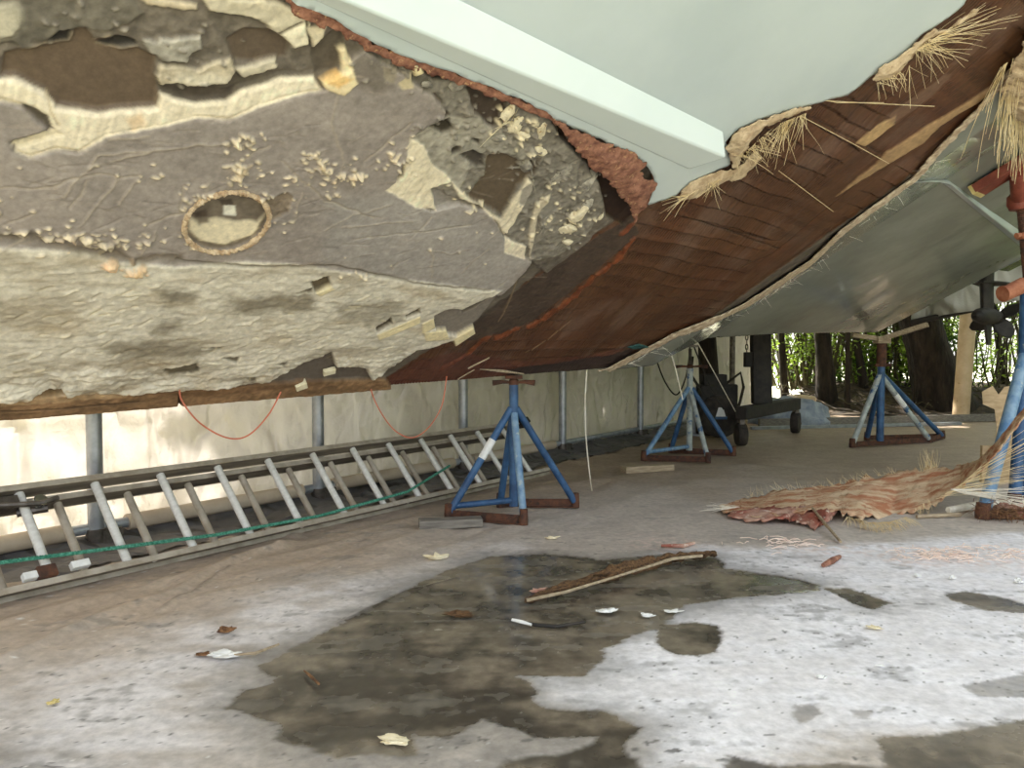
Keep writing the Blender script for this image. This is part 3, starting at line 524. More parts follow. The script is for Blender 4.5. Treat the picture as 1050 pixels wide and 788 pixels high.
    # trowel and tool scratches
    for pts in [[(0, 187), (50, 186), (70, 178), (100, 172), (120, 176), (142, 174)], [(95, 165), (83, 172), (70, 187), (62, 196)], [(118, 178), (105, 198), (92, 213), (80, 226)], [(88, 180), (78, 196), (68, 208)], [(100, 153), (190, 145), (230, 141)], [(100, 153), (90, 168)], [(0, 226), (15, 220), (30, 214)],
                [(188, 186), (182, 210)], [(210, 182), (207, 198)], [(307, 193), (300, 222)], [(340, 195), (350, 160), (338, 120), (343, 92)], [(286, 160), (330, 200), (380, 218)], [(330, 232), (360, 215), (400, 205)], [(372, 160), (395, 140), (420, 120)], [(440, 280), (442, 262), (438, 252), (460, 256), (480, 250)], [(470, 276), (485, 262), (500, 250)], [(508, 291), (520, 281)], [(400, 272), (406, 264)],
                [(418, 240), (440, 218)], [(360, 240), (440, 232), (480, 226)], [(350, 228), (420, 222)], [(500, 240), (520, 222), (530, 200)], [(150, 225), (175, 215), (185, 212)], [(142, 255), (155, 240), (158, 232)], [(0, 250), (25, 240)], [(120, 205), (130, 190), (138, 180)], [(230, 168), (260, 150), (275, 145)], [(150, 134), (110, 138)], [(112, 160), (150, 150)]]:
        scratch(pts, .0035, random.choice([.002, .003, -.003]), (150, 138, 122), .55, .006)
    for i in range(150):
        px = random.uniform(0, 540); py = random.uniform(120, 285); a = random.uniform(-.5, .35); l = random.uniform(6, 34)
        scratch([(px, py), (px+l*math.cos(a), py+l*math.sin(a))], .0028, random.choice([.0015, -.002]), (138, 127, 113) if random.random() < .6 else (96, 87, 78), .3)
    for i in range(80):
        px = random.uniform(0, 400); py = random.uniform(285, 385); a = random.uniform(-.6, .1); l = random.uniform(4, 16)
        scratch([(px, py), (px+l*math.cos(a), py+l*math.sin(a))], .004, random.choice([.004, -.005]), random.choice([(206, 194, 168), (140, 126, 100), (196, 182, 150)]), .5)
    # oval patch ground out of the plate
    ea, eb = np.array(inv(230, 222)), None; t = np.linspace(0, 2*np.pi, 28, endpoint=False); rot = math.radians(-14)
    opx = [(230+44*math.cos(q)*math.cos(rot)-29*math.sin(q)*math.sin(rot), 222+44*math.cos(q)*math.sin(rot)+29*math.sin(q)*math.cos(rot)) for q in t]
    paint(opx, (104, 94, 82), h=.012, warp=.004, bev=.006, var=.3)
    paint([(192, 220), (262, 224), (270, 216), (258, 238), (230, 248), (205, 244), (190, 232)], (196, 184, 158), h=.016, warp=.012, soft=.01, var=.2)
    paint([(228, 208), (240, 208), (241, 219), (228, 218)], (206, 202, 188), warp=.003); paint([(198, 215), (210, 212), (212, 224), (202, 226)], (60, 48, 38), warp=.01, soft=.008, st=.8); paint([(224, 202), (236, 202), (238, 207), (226, 208)], (58, 50, 42), warp=.008, st=.8)
    paint([(268, 200), (292, 192), (298, 198), (294, 212), (278, 222), (270, 212)], (128, 114, 98), h=.020, warp=.008, hv=.01, var=.5)
    # keel strip of raw brown timber along the bottom
    ks = sv([(-90, 412), (0, 405), (60, 402), (150, 398), (240, 393), (300, 388), (380, 386), (395, 386)]); ks = ks+[(ks[-1][0]+.1, -.03), (-3.6, -.03)]
    paint(None, (118, 92, 66), h=.024, warp=.012, var=.6, fibr=.5, poly=ks, hv=.006, rough=.75)
    paint([(0, 403), (30, 400), (130, 397), (130, 402), (0, 412)], (168, 142, 108), warp=.015, st=.6, var=.5); paint([(150, 398), (240, 390), (330, 386), (330, 390), (200, 402)], (88, 64, 44), warp=.02, st=.5)
    scratch([(183, 400), (184, 412)], .006, -.02, (24, 20, 18)); scratch([(0, 417), (60, 414), (140, 408)], .005, -.004, (60, 46, 34))
    H = np.clip(H, -.03, .06); C = np.clip(C, .008, .85)
    P = hull(s, v, H); ny, nx = sh; I = np.arange(ny*nx).reshape(sh)
    Q = np.stack([I[:-1, :-1].ravel(), I[:-1, 1:].ravel(), I[1:, 1:].ravel(), I[1:, :-1].ravel()], 1)
    # keep the peeled area and a hand's width under the skin round it
    keep = [(-3.4, -.05), (-3.4, 2.0)]+s_bow[:1]+s_bow[1:]+s_up+[(1.4, 3.1)]+s_low[::-1]+[(.9, -.05)]
    d = sdf(np.array(keep), s[Q[:, 0]], v[Q[:, 0]]); Q = Q[d < .10]
    u, iv = np.unique(Q, return_inverse=True)
    o = mnp('stripped_laminate', bl(P[u]), iv.reshape(Q.shape), M['lam'], boat, C[u], R[u]); o['label'] = 'stripped hull bottom, grey putty, cream filler and brown laminate'
    return o
lam()
def snap(Q, s, v, fd):
    '''pull the ragged border of a cut sheet onto its outline'''
    E = np.sort(np.concatenate([Q[:, [0, 1]], Q[:, [1, 2]], Q[:, [2, 3]], Q[:, [3, 0]]]), 1); key = E[:, 0].astype(np.int64)*len(s)+E[:, 1]; u, ct = np.unique(key, return_counts=True); bk = u[ct == 1]
    i = np.unique(np.concatenate([bk//len(s), bk % len(s)])); s = s.copy(); v = v.copy(); e = 1e-3
    for _ in range(2):
        d = fd(s[i], v[i]); gx = (fd(s[i]+e, v[i])-d)/e; gy = (fd(s[i], v[i]+e)-d)/e; g2 = np.maximum(gx*gx+gy*gy, .3); k = np.clip(d/g2, -.03, .03); s[i] -= k*gx; v[i] -= k*gy
    return s, v
# ---- skin panels: sheets with real thickness cut along the torn outline
def panel(name, poly, h, thick, step, mats, label, smin=None, warp=.006, hfun=None):
    P = np.array(poly); ss = np.arange(P[:, 0].min(), P[:, 0].max()+step, step); vv = np.arange(P[:, 1].min(), P[:, 1].max()+step, step)
    S, Vv = np.meshgrid(ss, vv); sh = S.shape; s = S.ravel(); v = Vv.ravel()
    fd = lambda s, v: sdf(P, s+fbm(s*14, v*14, 4, 91)*warp*2, v+fbm(s*14, v*14, 4, 93)*warp*2)
    d = fd(s, v)
    I = np.arange(len(s)).reshape(sh); Q = np.stack([I[:-1, :-1].ravel(), I[:-1, 1:].ravel(), I[1:, 1:].ravel(), I[1:, :-1].ravel()], 1)
    Q = Q[(d[Q] < step*.5).all(1)]
    # pull the rim verts onto the outline
    u, iv = np.unique(Q, return_inverse=True); s = s[u]; v = v[u]; s, v = snap(iv.reshape(Q.shape), s, v, fd)
    hh = np.full(len(s), h, float)
    if hfun is not None: hh = hh+hfun(s, v)
    o = mnp(name, bl(hull(s, v, hh)), iv.reshape(Q.shape), None, boat, mats=mats)
    sm = o.modifiers.new('thick', 'SOLIDIFY'); sm.thickness = abs(thick); sm.offset = -1.; sm.material_offset_rim = 1; sm.use_rim = True
    o['label'] = label; return o
bow_poly = s_bow+s_up+[(-.2, 3.05), (-2.2, 2.6), (-2.6, 2.1)]
panel('skin_panel', bow_poly, .032, -.026, .010, [M['gelcoat'], M['redlam']], 'clean white gelcoat skin towards the bow')
stern_poly = s_low+[(1.6, 3.0), (5.08, 2.75), (5.08, 0.), (2.6, 0.), (2., 0.), (1.7, 0.), (1.4, 0.), (.95, 0.)]
panel('skin_panel', stern_poly, .018, .012, .012, [M['gelcoat_shaded'], M['rimpale']], 'white gelcoat skin towards the stern, shade put into its colour')
def strake(name, e1, e2, e3, h1, h2, h3, m, label, n=40):
    """spray rail: e1 inner root, e2 lower outer edge, e3 outer root, as (s,v) end pairs"""
    V = []
    for i in range(n+1):
        t = i/n; row = []
        for (a, b), h in ((e1, h1), (e2, h2), (e3, h3)):
            a = np.array(a); b = np.array(b); q = a+(b-a)*t; row.append(hull(q[0], q[1], h if not callable(h) else h(t)))
        V += row
    V = bl(np.array(V)); Fc = []
    for i in range(n):
        for k in range(3): Fc.append((i*3+k, i*3+(k+1) % 3, i*3+3+(k+1) % 3, i*3+3+k))
    Fc += [(2, 1, 0), (n*3, n*3+1, n*3+2)]
    b = MB(); b.add(V, Fc); o = b.build(name, m, boat); bv = o.modifiers.new('round', 'BEVEL'); bv.width = .008; bv.segments = 3; o['label'] = label; return o
E1 = [inv_h(265, -25, .034), inv_h(706, 174, .034)]; E2 = [inv_h(345, -2, .085), inv_h(745, 162, .085)]; E3 = [inv_h(395, -40, .036), inv_h(742, 134, .036)]
strake('spray_rail', E1, E2, E3, .034, .085, .036, M['strake'], 'bright white spray rail cut off square at the tear')
G1 = [inv_h(932, 189, .02), inv_h(1056, 262, .02)]; G2 = [inv_h(934, 188, .05), inv_h(1056, 254, .05)]; G3 = [inv_h(936, 187, .02), inv_h(1056, 243, .02)]
strake('spray_rail', G1, G2, G3, .018, lambda t: .02+.03*min(1, t*5), .019, M['gelcoat'], 'tapered spray rail near the stern')
# ---- rest of the shell: far half of the bottom, topsides, transom, deck
def shell():
    ss = np.linspace(-4.2, 5.08, 60); rows = []
    far = lambda s, v: hull(s, v)
    V = []; m = 9
    for s in ss:
        k = hull(s, 0., 0.); wv = hull(s, 1., 0.)-k; vmax = np.interp(s, [-4.2, -3, 0, 5.08], [1.9, 2.3, 2.8, 2.75])
        vf = np.interp(s, [-4.2, -2.5, 0, 5], [.7, .9, 1.35, 2.1]); ml = np.array([-wv[0], -wv[1], wv[2]])
        row = []
        if True:
            pn_ = hull(s, vmax, .0)
            row += [pn_+np.array([NN[0]*.15, NN[1]*.15, 1.2]), pn_+np.array([NN[0]*.05, NN[1]*.05, .5]), pn_+np.array([0, 0, .04])]
            row += [hull(s, vmax*.5, -.09), hull(s, .02, -.06)]
            row += [k+ml*vf*.5, k+ml*vf, k+ml*vf+np.array([0, 0, .5]), k+ml*vf+np.array([0, 0, 1.2])]
        V += row
    n = len(ss); Fc = []
    for i in range(n-1):
        for j in range(m): Fc.append((i*m+j, i*m+(j+1) % m, (i+1)*m+(j+1) % m, (i+1)*m+j))
    Fc += [tuple(range(m))[::-1], tuple(range((n-1)*m, n*m))]
    b = MB(); b.add(bl(np.array(V)), Fc); o = b.build('hull_shell', M['gelcoat_shaded'], boat, ang=25); o['label'] = 'white topsides and transom'
shell()
# ---- torn laminate flaps and the curled edges
def flap(name, px, h0, curl, m, label=None, step=.006, thick=.006, nz=.006):
    P = np.array(sv(px)); ss = np.arange(P[:, 0].min()-step, P[:, 0].max()+step, step); vv = np.arange(P[:, 1].min()-step, P[:, 1].max()+step, step)
    S, Vv = np.meshgrid(ss, vv); sh = S.shape; s = S.ravel(); v = Vv.ravel()
    fd = lambda s, v: sdf(P, s+fbm(s*25, v*25, 4, 95)*.022, v+fbm(s*25, v*25, 4, 97)*.022)
    d = fd(s, v)
    I = np.arange(len(s)).reshape(sh); Q = np.stack([I[:-1, :-1].ravel(), I[:-1, 1:].ravel(), I[1:, 1:].ravel(), I[1:, :-1].ravel()], 1); Q = Q[(d[Q] < step*.4).all(1)]
    u, iv = np.unique(Q, return_inverse=True); s = s[u]; v = v[u]; dd = d[u]; s, v = snap(iv.reshape(Q.shape), s, v, fd)
    hh = h0+curl*sstep(0, -.06, dd)+fbm(s*18, v*18, 4, 99)*nz
    o = mnp(name, bl(hull(s, v, hh)), iv.reshape(Q.shape), m, boat); sm = o.modifiers.new('thick', 'SOLIDIFY'); sm.thickness = thick; sm.offset = 0
    if label: o['label'] = label
    return o
flap('torn_laminate_flap', [(560, 112), (590, 128), (612, 138), (645, 150), (658, 160), (652, 168), (656, 176), (671, 181), (660, 196), (657, 206), (650, 212), (647, 224), (641, 204), (618, 178), (598, 160), (580, 136)], .040, .014, M['redlam'], 'brown torn laminate flap hanging from the skin edge')
flap('torn_laminate_edge', [(286, -6), (318, -4), (340, 12), (386, 40), (430, 58), (480, 75), (545, 102), (575, 118), (578, 128), (560, 119), (520, 101), (470, 81), (430, 68), (385, 52), (350, 32), (310, 14)], .024, .006, M['redlam'], 'thin brown broken edge of the bow skin', nz=.012, step=.005)
flap('torn_glass_edge', [(740, 142), (750, 126), (775, 115), (800, 106), (830, 101), (818, 106), (796, 114), (776, 124), (764, 138), (757, 150), (750, 165), (744, 160)], .045, .02, M['tanlam'], 'tan torn glass fibre edge at the cut spray rail')
flap('torn_glass_edge', [(735, 175), (750, 168), (772, 148), (776, 156), (756, 178), (744, 180)], .036, .004, M['tanlam'], 'yellowish resin lump under the cut spray rail')
flap('torn_glass_edge', [(886, 74), (900, 58), (918, 50), (932, 36), (948, 24), (968, 20), (992, 0), (998, 4), (990, 8), (964, 24), (944, 34), (930, 48), (915, 68), (902, 74)], .045, .02, M['tanlam'], 'tan torn glass fibre edge high on the skin')
flap('torn_glass_edge', [(688, 198), (702, 182), (722, 172), (746, 166), (748, 174), (722, 188), (704, 198)], .04, .010, M['tanlam'], 'tan frayed edge beside the hanging flap')
flap('torn_glass_edge', [(1052, 14), (1075, 0), (1090, 110), (1060, 150), (1048, 156), (1038, 136), (1034, 112), (1026, 104), (1018, 82), (1030, 58), (1040, 40)], .06, .05, M['tanlam'], 'big tan tongue of glass cloth hanging down', nz=.03, step=.006)
lowe = []
for (x, y) in LOW_EDGE[1:-1]: lowe.append((x, y))
flap('torn_glass_edge', [(x-1.5, y-1.5) for x, y in lowe]+[(x+1.5, y+2.5) for x, y in lowe[::-1]], .022, .002, M['rimpale'], 'pale frayed rim of the stern skin', nz=.008, step=.007, thick=.004)
# timber trim left at the keel
def strands(name, roots, n, length, spread, m, r=.0011, droop=.3, parent=None, seg=5, org=None, label=None):
    b = MB()
    for i in range(n):
        t = random.random()*(len(roots)-1); k = int(t); p0, d0 = roots[k]; p1, d1 = roots[min(k+1, len(roots)-1)]; f = t-k
        p = Vector(p0)*(1-f)+Vector(p1)*f; d = (Vector(d0)*(1-f)+Vector(d1)*f).normalized()
        d = (d+Vector((random.gauss(0, 1), random.gauss(0, 1), random.gauss(0, 1)))*spread).normalized()
        l = length*random.uniform(.35, 1.1); pts = [p]
        for j in range(seg):
            d = (d+Vector((random.gauss(0, .06), random.gauss(0, .06), -droop/seg+random.gauss(0, .05)))).normalized(); pts.append(pts[-1]+d*(l/seg))
        rr = r*random.uniform(.6, 1.3)
        b.tube([q-Vector(org if org is not None else boat_o) for q in pts], rr, 4, False, radii=[rr*(1-.5*j/seg) for j in range(seg+1)])
    o = b.build(name, m, parent or boat); o['kind'] = 'stuff'
    if label: o['label'] = label
    return o
def hp(x, y, h=.05): s, v = inv(x, y); return tuple(hull(s, v, h))
def towards(a, b, h=.05): return tuple(np.array(hp(*b, h))-np.array(hp(*a, h)))
def tuft(a, bpts, n, l, spread, droop=.35, r=.0011, label=None, m=None):
    roots = [(hp(*p, .055), towards(p, q)) for p, q in zip(a, bpts)]
    return strands('glass_fibre_tuft', roots, n, l, spread, m or M['fibre'], r, droop, label=label)
tuft([(930, 42), (960, 24)], [(1000, 18), (1010, 10)], 34, .34, .20, .1); tuft([(930, 44), (945, 30)], [(950, 74), (985, 60)], 26, .24, .30, .3); tuft([(918, 66), (926, 56)], [(935, 95), (925, 80)], 7, .18, .3, .4)
tuft([(745, 150), (770, 140)], [(800, 152), (790, 170)], 14, .18, .35, .2); tuft([(790, 118), (820, 106)], [(775, 150), (805, 150)], 60, .2, .25, .2); tuft([(758, 146), (780, 126)], [(790, 160), (800, 150)], 40, .16, .35, .3); tuft([(890, 76), (915, 64)], [(905, 92), (930, 84)], 24, .09, .35, .3); tuft([(720, 178), (735, 174)], [(724, 200), (700, 200)], 14, .12, .4, .3)
tuft([(690, 196), (715, 182)], [(660, 206), (700, 196)], 12, .14, .2, .1)
tuft([(1022, 84), (1046, 34)], [(1004, 150), (1034, 110)], 30, .5, .09, .9, .0022, 'long hanging strands of the glass cloth tongue'); tuft([(1030, 100), (1050, 110)], [(1018, 170), (1042, 170)], 40, .42, .07, 1., .0022); tuft([(1018, 60), (1032, 50)], [(992, 120), (1000, 130)], 10, .62, .09, .5, .0018)
tuft([(690, 342), (760, 312), (830, 266)], [(760, 330), (830, 290), (880, 240)], 34, .10, .5, .2, .0009, m=M['fibre_white']); tuft([(830, 266), (900, 206), (960, 152)], [(870, 250), (930, 200), (990, 150)], 30, .09, .6, .2, .0009, m=M['fibre_white']); tuft([(640, 366), (680, 346)], [(690, 350), (720, 336)], 14, .10, .3, .2, .001, m=M['fibre_white'])
# single long fibres lying off the laminate
b = MB()
for pts in [[(842, 98), (890, 98), (952, 101)], [(818, 114), (870, 140), (906, 160)], [(846, 98), (852, 97), (900, 97)], [(795, 170), (850, 210), (805, 245)][:2]]: b.tube([bl(np.array(hp(x, y, .03+.02*math.sin(i)))) for i, (x, y) in enumerate(pts)], .0016, 4)
b.build('loose_fibre', M['fibre'], boat)
# ---- foam and putty lumps clinging to the chipped zone
def lump(name, px, r, m, h=.02, flat=.55, seed=0, ax=(1, 1)):
    s, v = inv(*px); c = hull(s, v, h); nrm = hull(s, v, 1.)-hull(s, v, 0.); e = hull(s+.01, v)-hull(s, v); e /= np.linalg.norm(e); nrm /= np.linalg.norm(nrm); g = np.cross(nrm, e)
    rg = np.random.default_rng(seed+40); bm = bmesh.new()
    for i in range(15):
        d = rg.normal(0, 1, 3); d /= np.linalg.norm(d); p = d*rg.uniform(.75, 1.1)
        bm.verts.new(Vector(c-boat_o+(e*p[0]*ax[0]+g*p[1]*ax[1])*r+nrm*p[2]*r*flat))
    hl = bmesh.ops.convex_hull(bm, input=list(bm.verts)); bmesh.ops.delete(bm, geom=[q for q in hl['geom_interior'] if isinstance(q, bmesh.types.BMVert)], context='VERTS')
    bmesh.ops.bevel(bm, geom=list(bm.edges), offset=r*.10, segments=1, affect='EDGES'); bmesh.ops.triangulate(bm, faces=list(bm.faces)); bmesh.ops.subdivide_edges(bm, edges=list(bm.edges), cuts=2)
    for q in bm.verts:
        f = np.array(q.co)*60; q.co += Vector(nrm)*float(fbm(np.array([f[0]+f[2]]), np.array([f[1]-f[2]]), 3, seed)[0])*r*.12
    me = bpy.data.meshes.new(name); bm.to_mesh(me); bm.free(); me.materials.append(m); me.polygons.foreach_set('use_smooth', np.zeros(len(me.polygons), bool))
    return link(bpy.data.objects.new(name, me), boat)
for px, r, m, h, sd, ax in [((528, 128), .045, 'foam', .012, 1, (.8, 1.2)), ((520, 112), .035, 'foam', .012, 2, (.7, 1.4)), ((556, 132), .04, 'foam', .01, 3, (1, 1.1)), ((552, 152), .03, 'foam', .014, 4, (1.3, .8)), ((536, 136), .035, 'foam', .014, 5, (1.3, .7)),
                            ((592, 216), .05, 'foam', .018, 6, (1.0, 1.2)), ((580, 232), .045, 'foam', .018, 7, (1.3, .8)), ((581, 246), .035, 'foam', .012, 8, (1.3, .6)), ((613, 221), .025, 'foam', .012, 9, (.8, 1)), ((601, 206), .03, 'foamgrey', .016, 10, (1, 1.2)),
                            ((572, 178), .06, 'foamgrey', .012, 11, (.8, 1.3)), ((600, 186), .06, 'foamgrey', .008, 12, (.8, 1.5)), ((560, 222), .055, 'foamgrey', .008, 13, (.7, 1.4)), ((540, 168), .04, 'foamgrey', .006, 14, (1, 1)), ((508, 138), .035, 'foamgrey', .01, 15, (1.5, .7)), ((466, 84), .03, 'foamgrey', .012, 16, (1, 1)), ((435, 84), .025, 'foamgrey', .02, 17, (1, 1))]:
    lump('foam_lump' if m == 'foam' else 'putty_lump', px, r, M[m], h, .5, sd, ax)
# rim of the oval patch
b = MB(); rot = math.radians(-14); ring = []
rn = fbm(np.cos(np.linspace(0, 6.283, 170))*3.2, np.sin(np.linspace(0, 6.283, 170))*3.2, 4, 15)
for i in range(170):
    q = 2*math.pi*i/170; k = 1+.05*rn[(i*7) % 170]*.4
    x = 230+44*k*math.cos(q)*math.cos(rot)-30*k*math.sin(q)*math.sin(rot); y = 222+44*k*math.cos(q)*math.sin(rot)+30*k*math.sin(q)*math.cos(rot); ring.append(bl(np.array(hp(x, y, .028+random.uniform(-.002, .003)))))
ring += [ring[0], ring[1]]
b.tube(ring, .01, 9, False, radii=[.0088*(1+.75*rn[i % 170]+random.uniform(-.12, .12)) for i in range(len(ring))], jit=.16); b.build('oval_rim', M['rimtan'], boat)['label'] = 'crumbly tan rim of the oval ground patch'
# filler blocks at the broken lower edge
for (px, a, sz) in [((307, 391), .5, (.052, .045, .03)), ((336, 377), .35, (.055, .035, .02))]:
    s, v = inv(*px); c = bl(hull(s, v, .022)); e = hull(s+.01, v)-hull(s, v); e /= np.linalg.norm(e); nr = hull(s, v, 1.)-hull(s, v, 0.); g = np.cross(nr, e)
    R = Matrix((Vector(e), Vector(g), Vector(nr))).transposed() @ Matrix.Rotation(a, 3, 'Z'); MB().box(c, sz, R, bev=.15).build('filler_block', M['cream'], boat)
# split batten along the bottom edge
b = MB(); b.tube([bl(np.array(hp(x, y, .03))) for x, y in [(490, 374), (512, 376), (535, 379)]], .008, 6, radii=[.002, .009, .003]); b.tube([bl(np.array(hp(x, y, .025))) for x, y in [(478, 374), (500, 363)]], .004, 5); b.tube([bl(np.array(hp(x, y, .02))) for x, y in [(468, 386), (485, 376)]], .003, 5); b.build('split_batten', M['wood'], boat)
lump('green_rag', (652, 352), .05, M['tealcloth'], .02, .4, 30, (2., .6))
# ---- trim tab, stern drive and tarp behind the transom
T = lambda s, v, h=0.: bl(hull(s, v, h))
b = MB(); t0 = [T(5.0, 1.22, .035), T(5.3, 1.22, .03), T(5.3, 1.72, .03), T(5.0, 1.72, .035)]; b.add(t0+[q+np.array([0, 0, .012]) for q in t0], [(0, 1, 2, 3), (7, 6, 5, 4), (0, 4, 5, 1), (1, 5, 6, 2), (2, 6, 7, 3), (3, 7, 4, 0)]); b.build('trim_tab', M['chrome'], boat)['label'] = 'shiny trim tab reflecting the leaves'
dr = np.array(at(1012, 322, 7.5))
def drive():
    c = dr-boat_o; kz = 1.3; fw = kz*np.array([DD[0], DD[1], 0]); sd = kz*np.array([NN[0], NN[1], 0]); up = np.array([0, 0, 1.15])
    b = MB()      # leg: tapered foil section
    rows = []
    for z, ch, th, sh in [(.46, .20, .055, -.06), (.36, .17, .05, -.045), (.2, .15, .042, -.02), (.06, .16, .04, 0.), (-.02, .17, .04, .0)]:
        row = []
        for k in range(12):
            a = 2*math.pi*k/12; row.append(c+up*z+fw*(sh+ch*.5*math.cos(a))+sd*(th*math.sin(a)))
        rows.append(row)
    V = [q for r in rows for q in r]; Fc = [(i*12+k, i*12+(k+1) % 12, (i+1)*12+(k+1) % 12, (i+1)*12+k) for i in range(4) for k in range(12)]+[tuple(range(12)), tuple(range(48, 60))[::-1]]
    b.add(V, Fc); leg = b.build('drive_leg', M['dark'], boat, ang=50)
    R = Matrix((Vector(sd), Vector(up), Vector(fw))).transposed()
    b = MB(); b.lathe([(.004, -.24), (.04, -.215), (.062, -.15), (.07, -.05), (.07, .06), (.06, .13), (.055, .15)], c+up*-.02, 20, R); b.build('gear_housing', M['dark'], boat)
    b = MB(); b.add([c+up*.25+fw*f+sd*s_ for f, s_ in [(-.16, -.02), (-.05, -.09), (.28, -.13), (.30, 0), (.28, .13), (-.05, .09), (-.16, .02)]]+[c+up*.262+fw*f+sd*s_ for f, s_ in [(-.16, -.02), (-.05, -.09), (.28, -.13), (.30, 0), (.28, .13), (-.05, .09), (-.16, .02)]], [(0, 1, 2, 3, 4, 5, 6), (13, 12, 11, 10, 9, 8, 7)]+[(i, (i+1) % 7, 7+(i+1) % 7, 7+i) for i in range(7)]); b.build('cavitation_plate', M['dark'], boat)
    b = MB(); b.add([c+up*z+fw*f+sd*t for z, f in [(-.08, -.05), (-.26, .02), (-.26, .09), (-.08, .10)] for t in (-.008, .008)], [(0, 2, 4, 6), (1, 7, 5, 3), (0, 1, 3, 2), (2, 3, 5, 4), (4, 5, 7, 6), (6, 7, 1, 0)]); b.build('skeg', M['dark'], boat)
    hub = MB(); hub.lathe([(.05, .0), (.055, .02), (.05, .14), (.035, .16)], c+up*-.02+fw*.15, 16, R); h = hub.build('propeller', M['dark'], boat)
    for k in range(4):
        a0 = 2*math.pi*k/4+.5; bm = MB(); V = []; n = 7; m = 7
        for i in range(n):
            r = .045+.155*i/(n-1); wd = .075*math.sin(math.pi*(.18+.78*i/(n-1)))**.7
            for j in range(m):
                q = (j/(m-1)-.5)*2; an = a0+q*wd/r*.75; zz = .08+q*wd*.62
                V.append(c+up*-.02+fw*(.15+zz)+(sd*math.cos(an)+up*math.sin(an))*r)
        Fc = [(i*m+j, i*m+j+1, (i+1)*m+j+1, (i+1)*m+j) for i in range(n-1) for j in range(m-1)]
        bm.add(V, Fc); o = bm.build('blade', M['dark'], h, ang=180); so_ = o.modifiers.new('t', 'SOLIDIFY'); so_.thickness = .006; so_.offset = 0
    b = MB(); b.beam(c+up*.46-fw*.08, c+up*.50-fw*.36, .14, .12); b.build('drive_bracket', M['dark'], boat)
drive()
# ------------------------------------------------------------------ tent: wall, poles, base rail, roof
def wall_pt(s, z, off=0.): p = WA+WD*s+WN*off; return np.array([p[0], p[1], z])
def tent():
    ss = np.arange(-4., 10.4, .03); zz = np.arange(0., 3.3, .03); S, Z = np.meshgrid(ss, zz); sh = S.shape; s = S.ravel(); z = Z.ravel()
    bay = ((s % 1.43)/1.43); sag = -.05*np.sin(np.pi*bay)**2
    w = fbm(s*2.2+.8*z, z*.7, 4, 101)*.08+fbm(s*6+z*1.5, z*1.6, 4, 103)*.085-.085*np.abs(fbm(s*3.4+z*1.2, z*1.4, 4, 105))+.022*fbm(s*18+4*z, z*6, 4, 107)-.03*np.abs(fbm(s*5-z*3, z*3+s*2, 3, 109))
    dline_ = -.02*np.exp(-((z-.62+.02*np.sin(s*3))/.03)**2)
    off = sag+w+dline_*.6-.085
    V = np.stack([WA[0]+WD[0]*s+WN[0]*off, WA[1]+WD[1]*s+WN[1]*off, z], 1); I = np.arange(len(s)).reshape(sh)
    Q = np.stack([I[:-1, :-1].ravel(), I[:-1, 1:].ravel(), I[1:, 1:].ravel(), I[1:, :-1].ravel()], 1)
    tag(mnp('wall_left', V, Q, M['tent']), kind='structure')
    # skirt lying on the ground
    ss = np.arange(-4., 7.6, .03); tt = np.linspace(0, .40, 22); S, T_ = np.meshgrid(ss, tt); s = S.ravel(); t = T_.ravel(); z = .012+.05*np.exp(-t/.1)+.03*np.abs(fbm(s*5, t*6, 4, 111))+.012*fbm(s*16, t*14, 3, 112)
    t2 = t*(1+.25*fbm(s*1.5, t*0+3, 3, 113)); V = np.stack([WA[0]+WD[0]*s+WN[0]*t2, WA[1]+WD[1]*s+WN[1]*t2, z], 1); I = np.arange(len(s)).reshape(S.shape)
    Q = np.stack([I[:-1, :-1].ravel(), I[:-1, 1:].ravel(), I[1:, 1:].ravel(), I[1:, :-1].ravel()], 1); tag(mnp('trim_1', V, Q, M['skirt']), kind='structure')
    # roof of the shelter
    ss = np.arange(-4., 14., .4); tt = np.linspace(-.15, 5.4, 20); S, T_ = np.meshgrid(ss, tt); s = S.ravel(); t = T_.ravel(); z = 3.25+1.9*np.sin(np.clip(t/8.5, 0, 1)*np.pi*.5)
    V = np.stack([WA[0]+WD[0]*s+WN[0]*t, WA[1]+WD[1]*s+WN[1]*t, z], 1); I = np.arange(len(s)).reshape(S.shape); Q = np.stack([I[:-1, :-1].ravel(), I[:-1, 1:].ravel(), I[1:, 1:].ravel(), I[1:, :-1].ravel()], 1)
    tag(mnp('ceiling', V, Q, M['roofm']), kind='structure')
tent()
PL = ['galvanised tent pole behind the near end of the ladder', 'galvanised tent pole behind the middle of the ladder below the hull edge', 'galvanised tent pole just left of the nearest blue stand', 'galvanised tent pole behind the far end of the ladder', 'galvanised tent pole between the dangling string and the second blue stand']
for i, (k, lb) in enumerate(zip([0, 1.37, 2.81, 4.28, 5.92], PL)):
    p = wall_pt(k, 0, .05); t = thing('tent_pole', lb, 'pole', tuple(p), math.atan2(WD[1], WD[0]), 'galvanised tent poles along the wall')
    MB().tube([(0, 0, .02), (0, 0, 3.25)], .036 if i < 4 else .034, 16).build('pole_tube', M['galv'], t)
    MB().tube([(0, 0, .02), (0, 0, .10)], .046, 16).box((.06, 0, .05), (.10, .09, .09)).build('foot_clamp', M['steel'], t)
    b = MB(); b.tube([(.075, -.05, .05), (.075, -.075, .05)], .012, 8); b.build('clamp_bolt', M['chrome'], t)
t = thing('base_rail', 'beige pipe sleeve along the foot of the tent wall behind the ladder', 'rail', (0, 0, 0))
for (a, c) in [(-3.5, -.12), (.16, 1.25), (1.50, 2.70), (2.94, 4.15)]:
    MB().tube([wall_pt(a, .10, .03), wall_pt((a+c)/2, .10, .035), wall_pt(c, .10, .03)], .040, 14).build('sleeve', M['sleeve'], t)
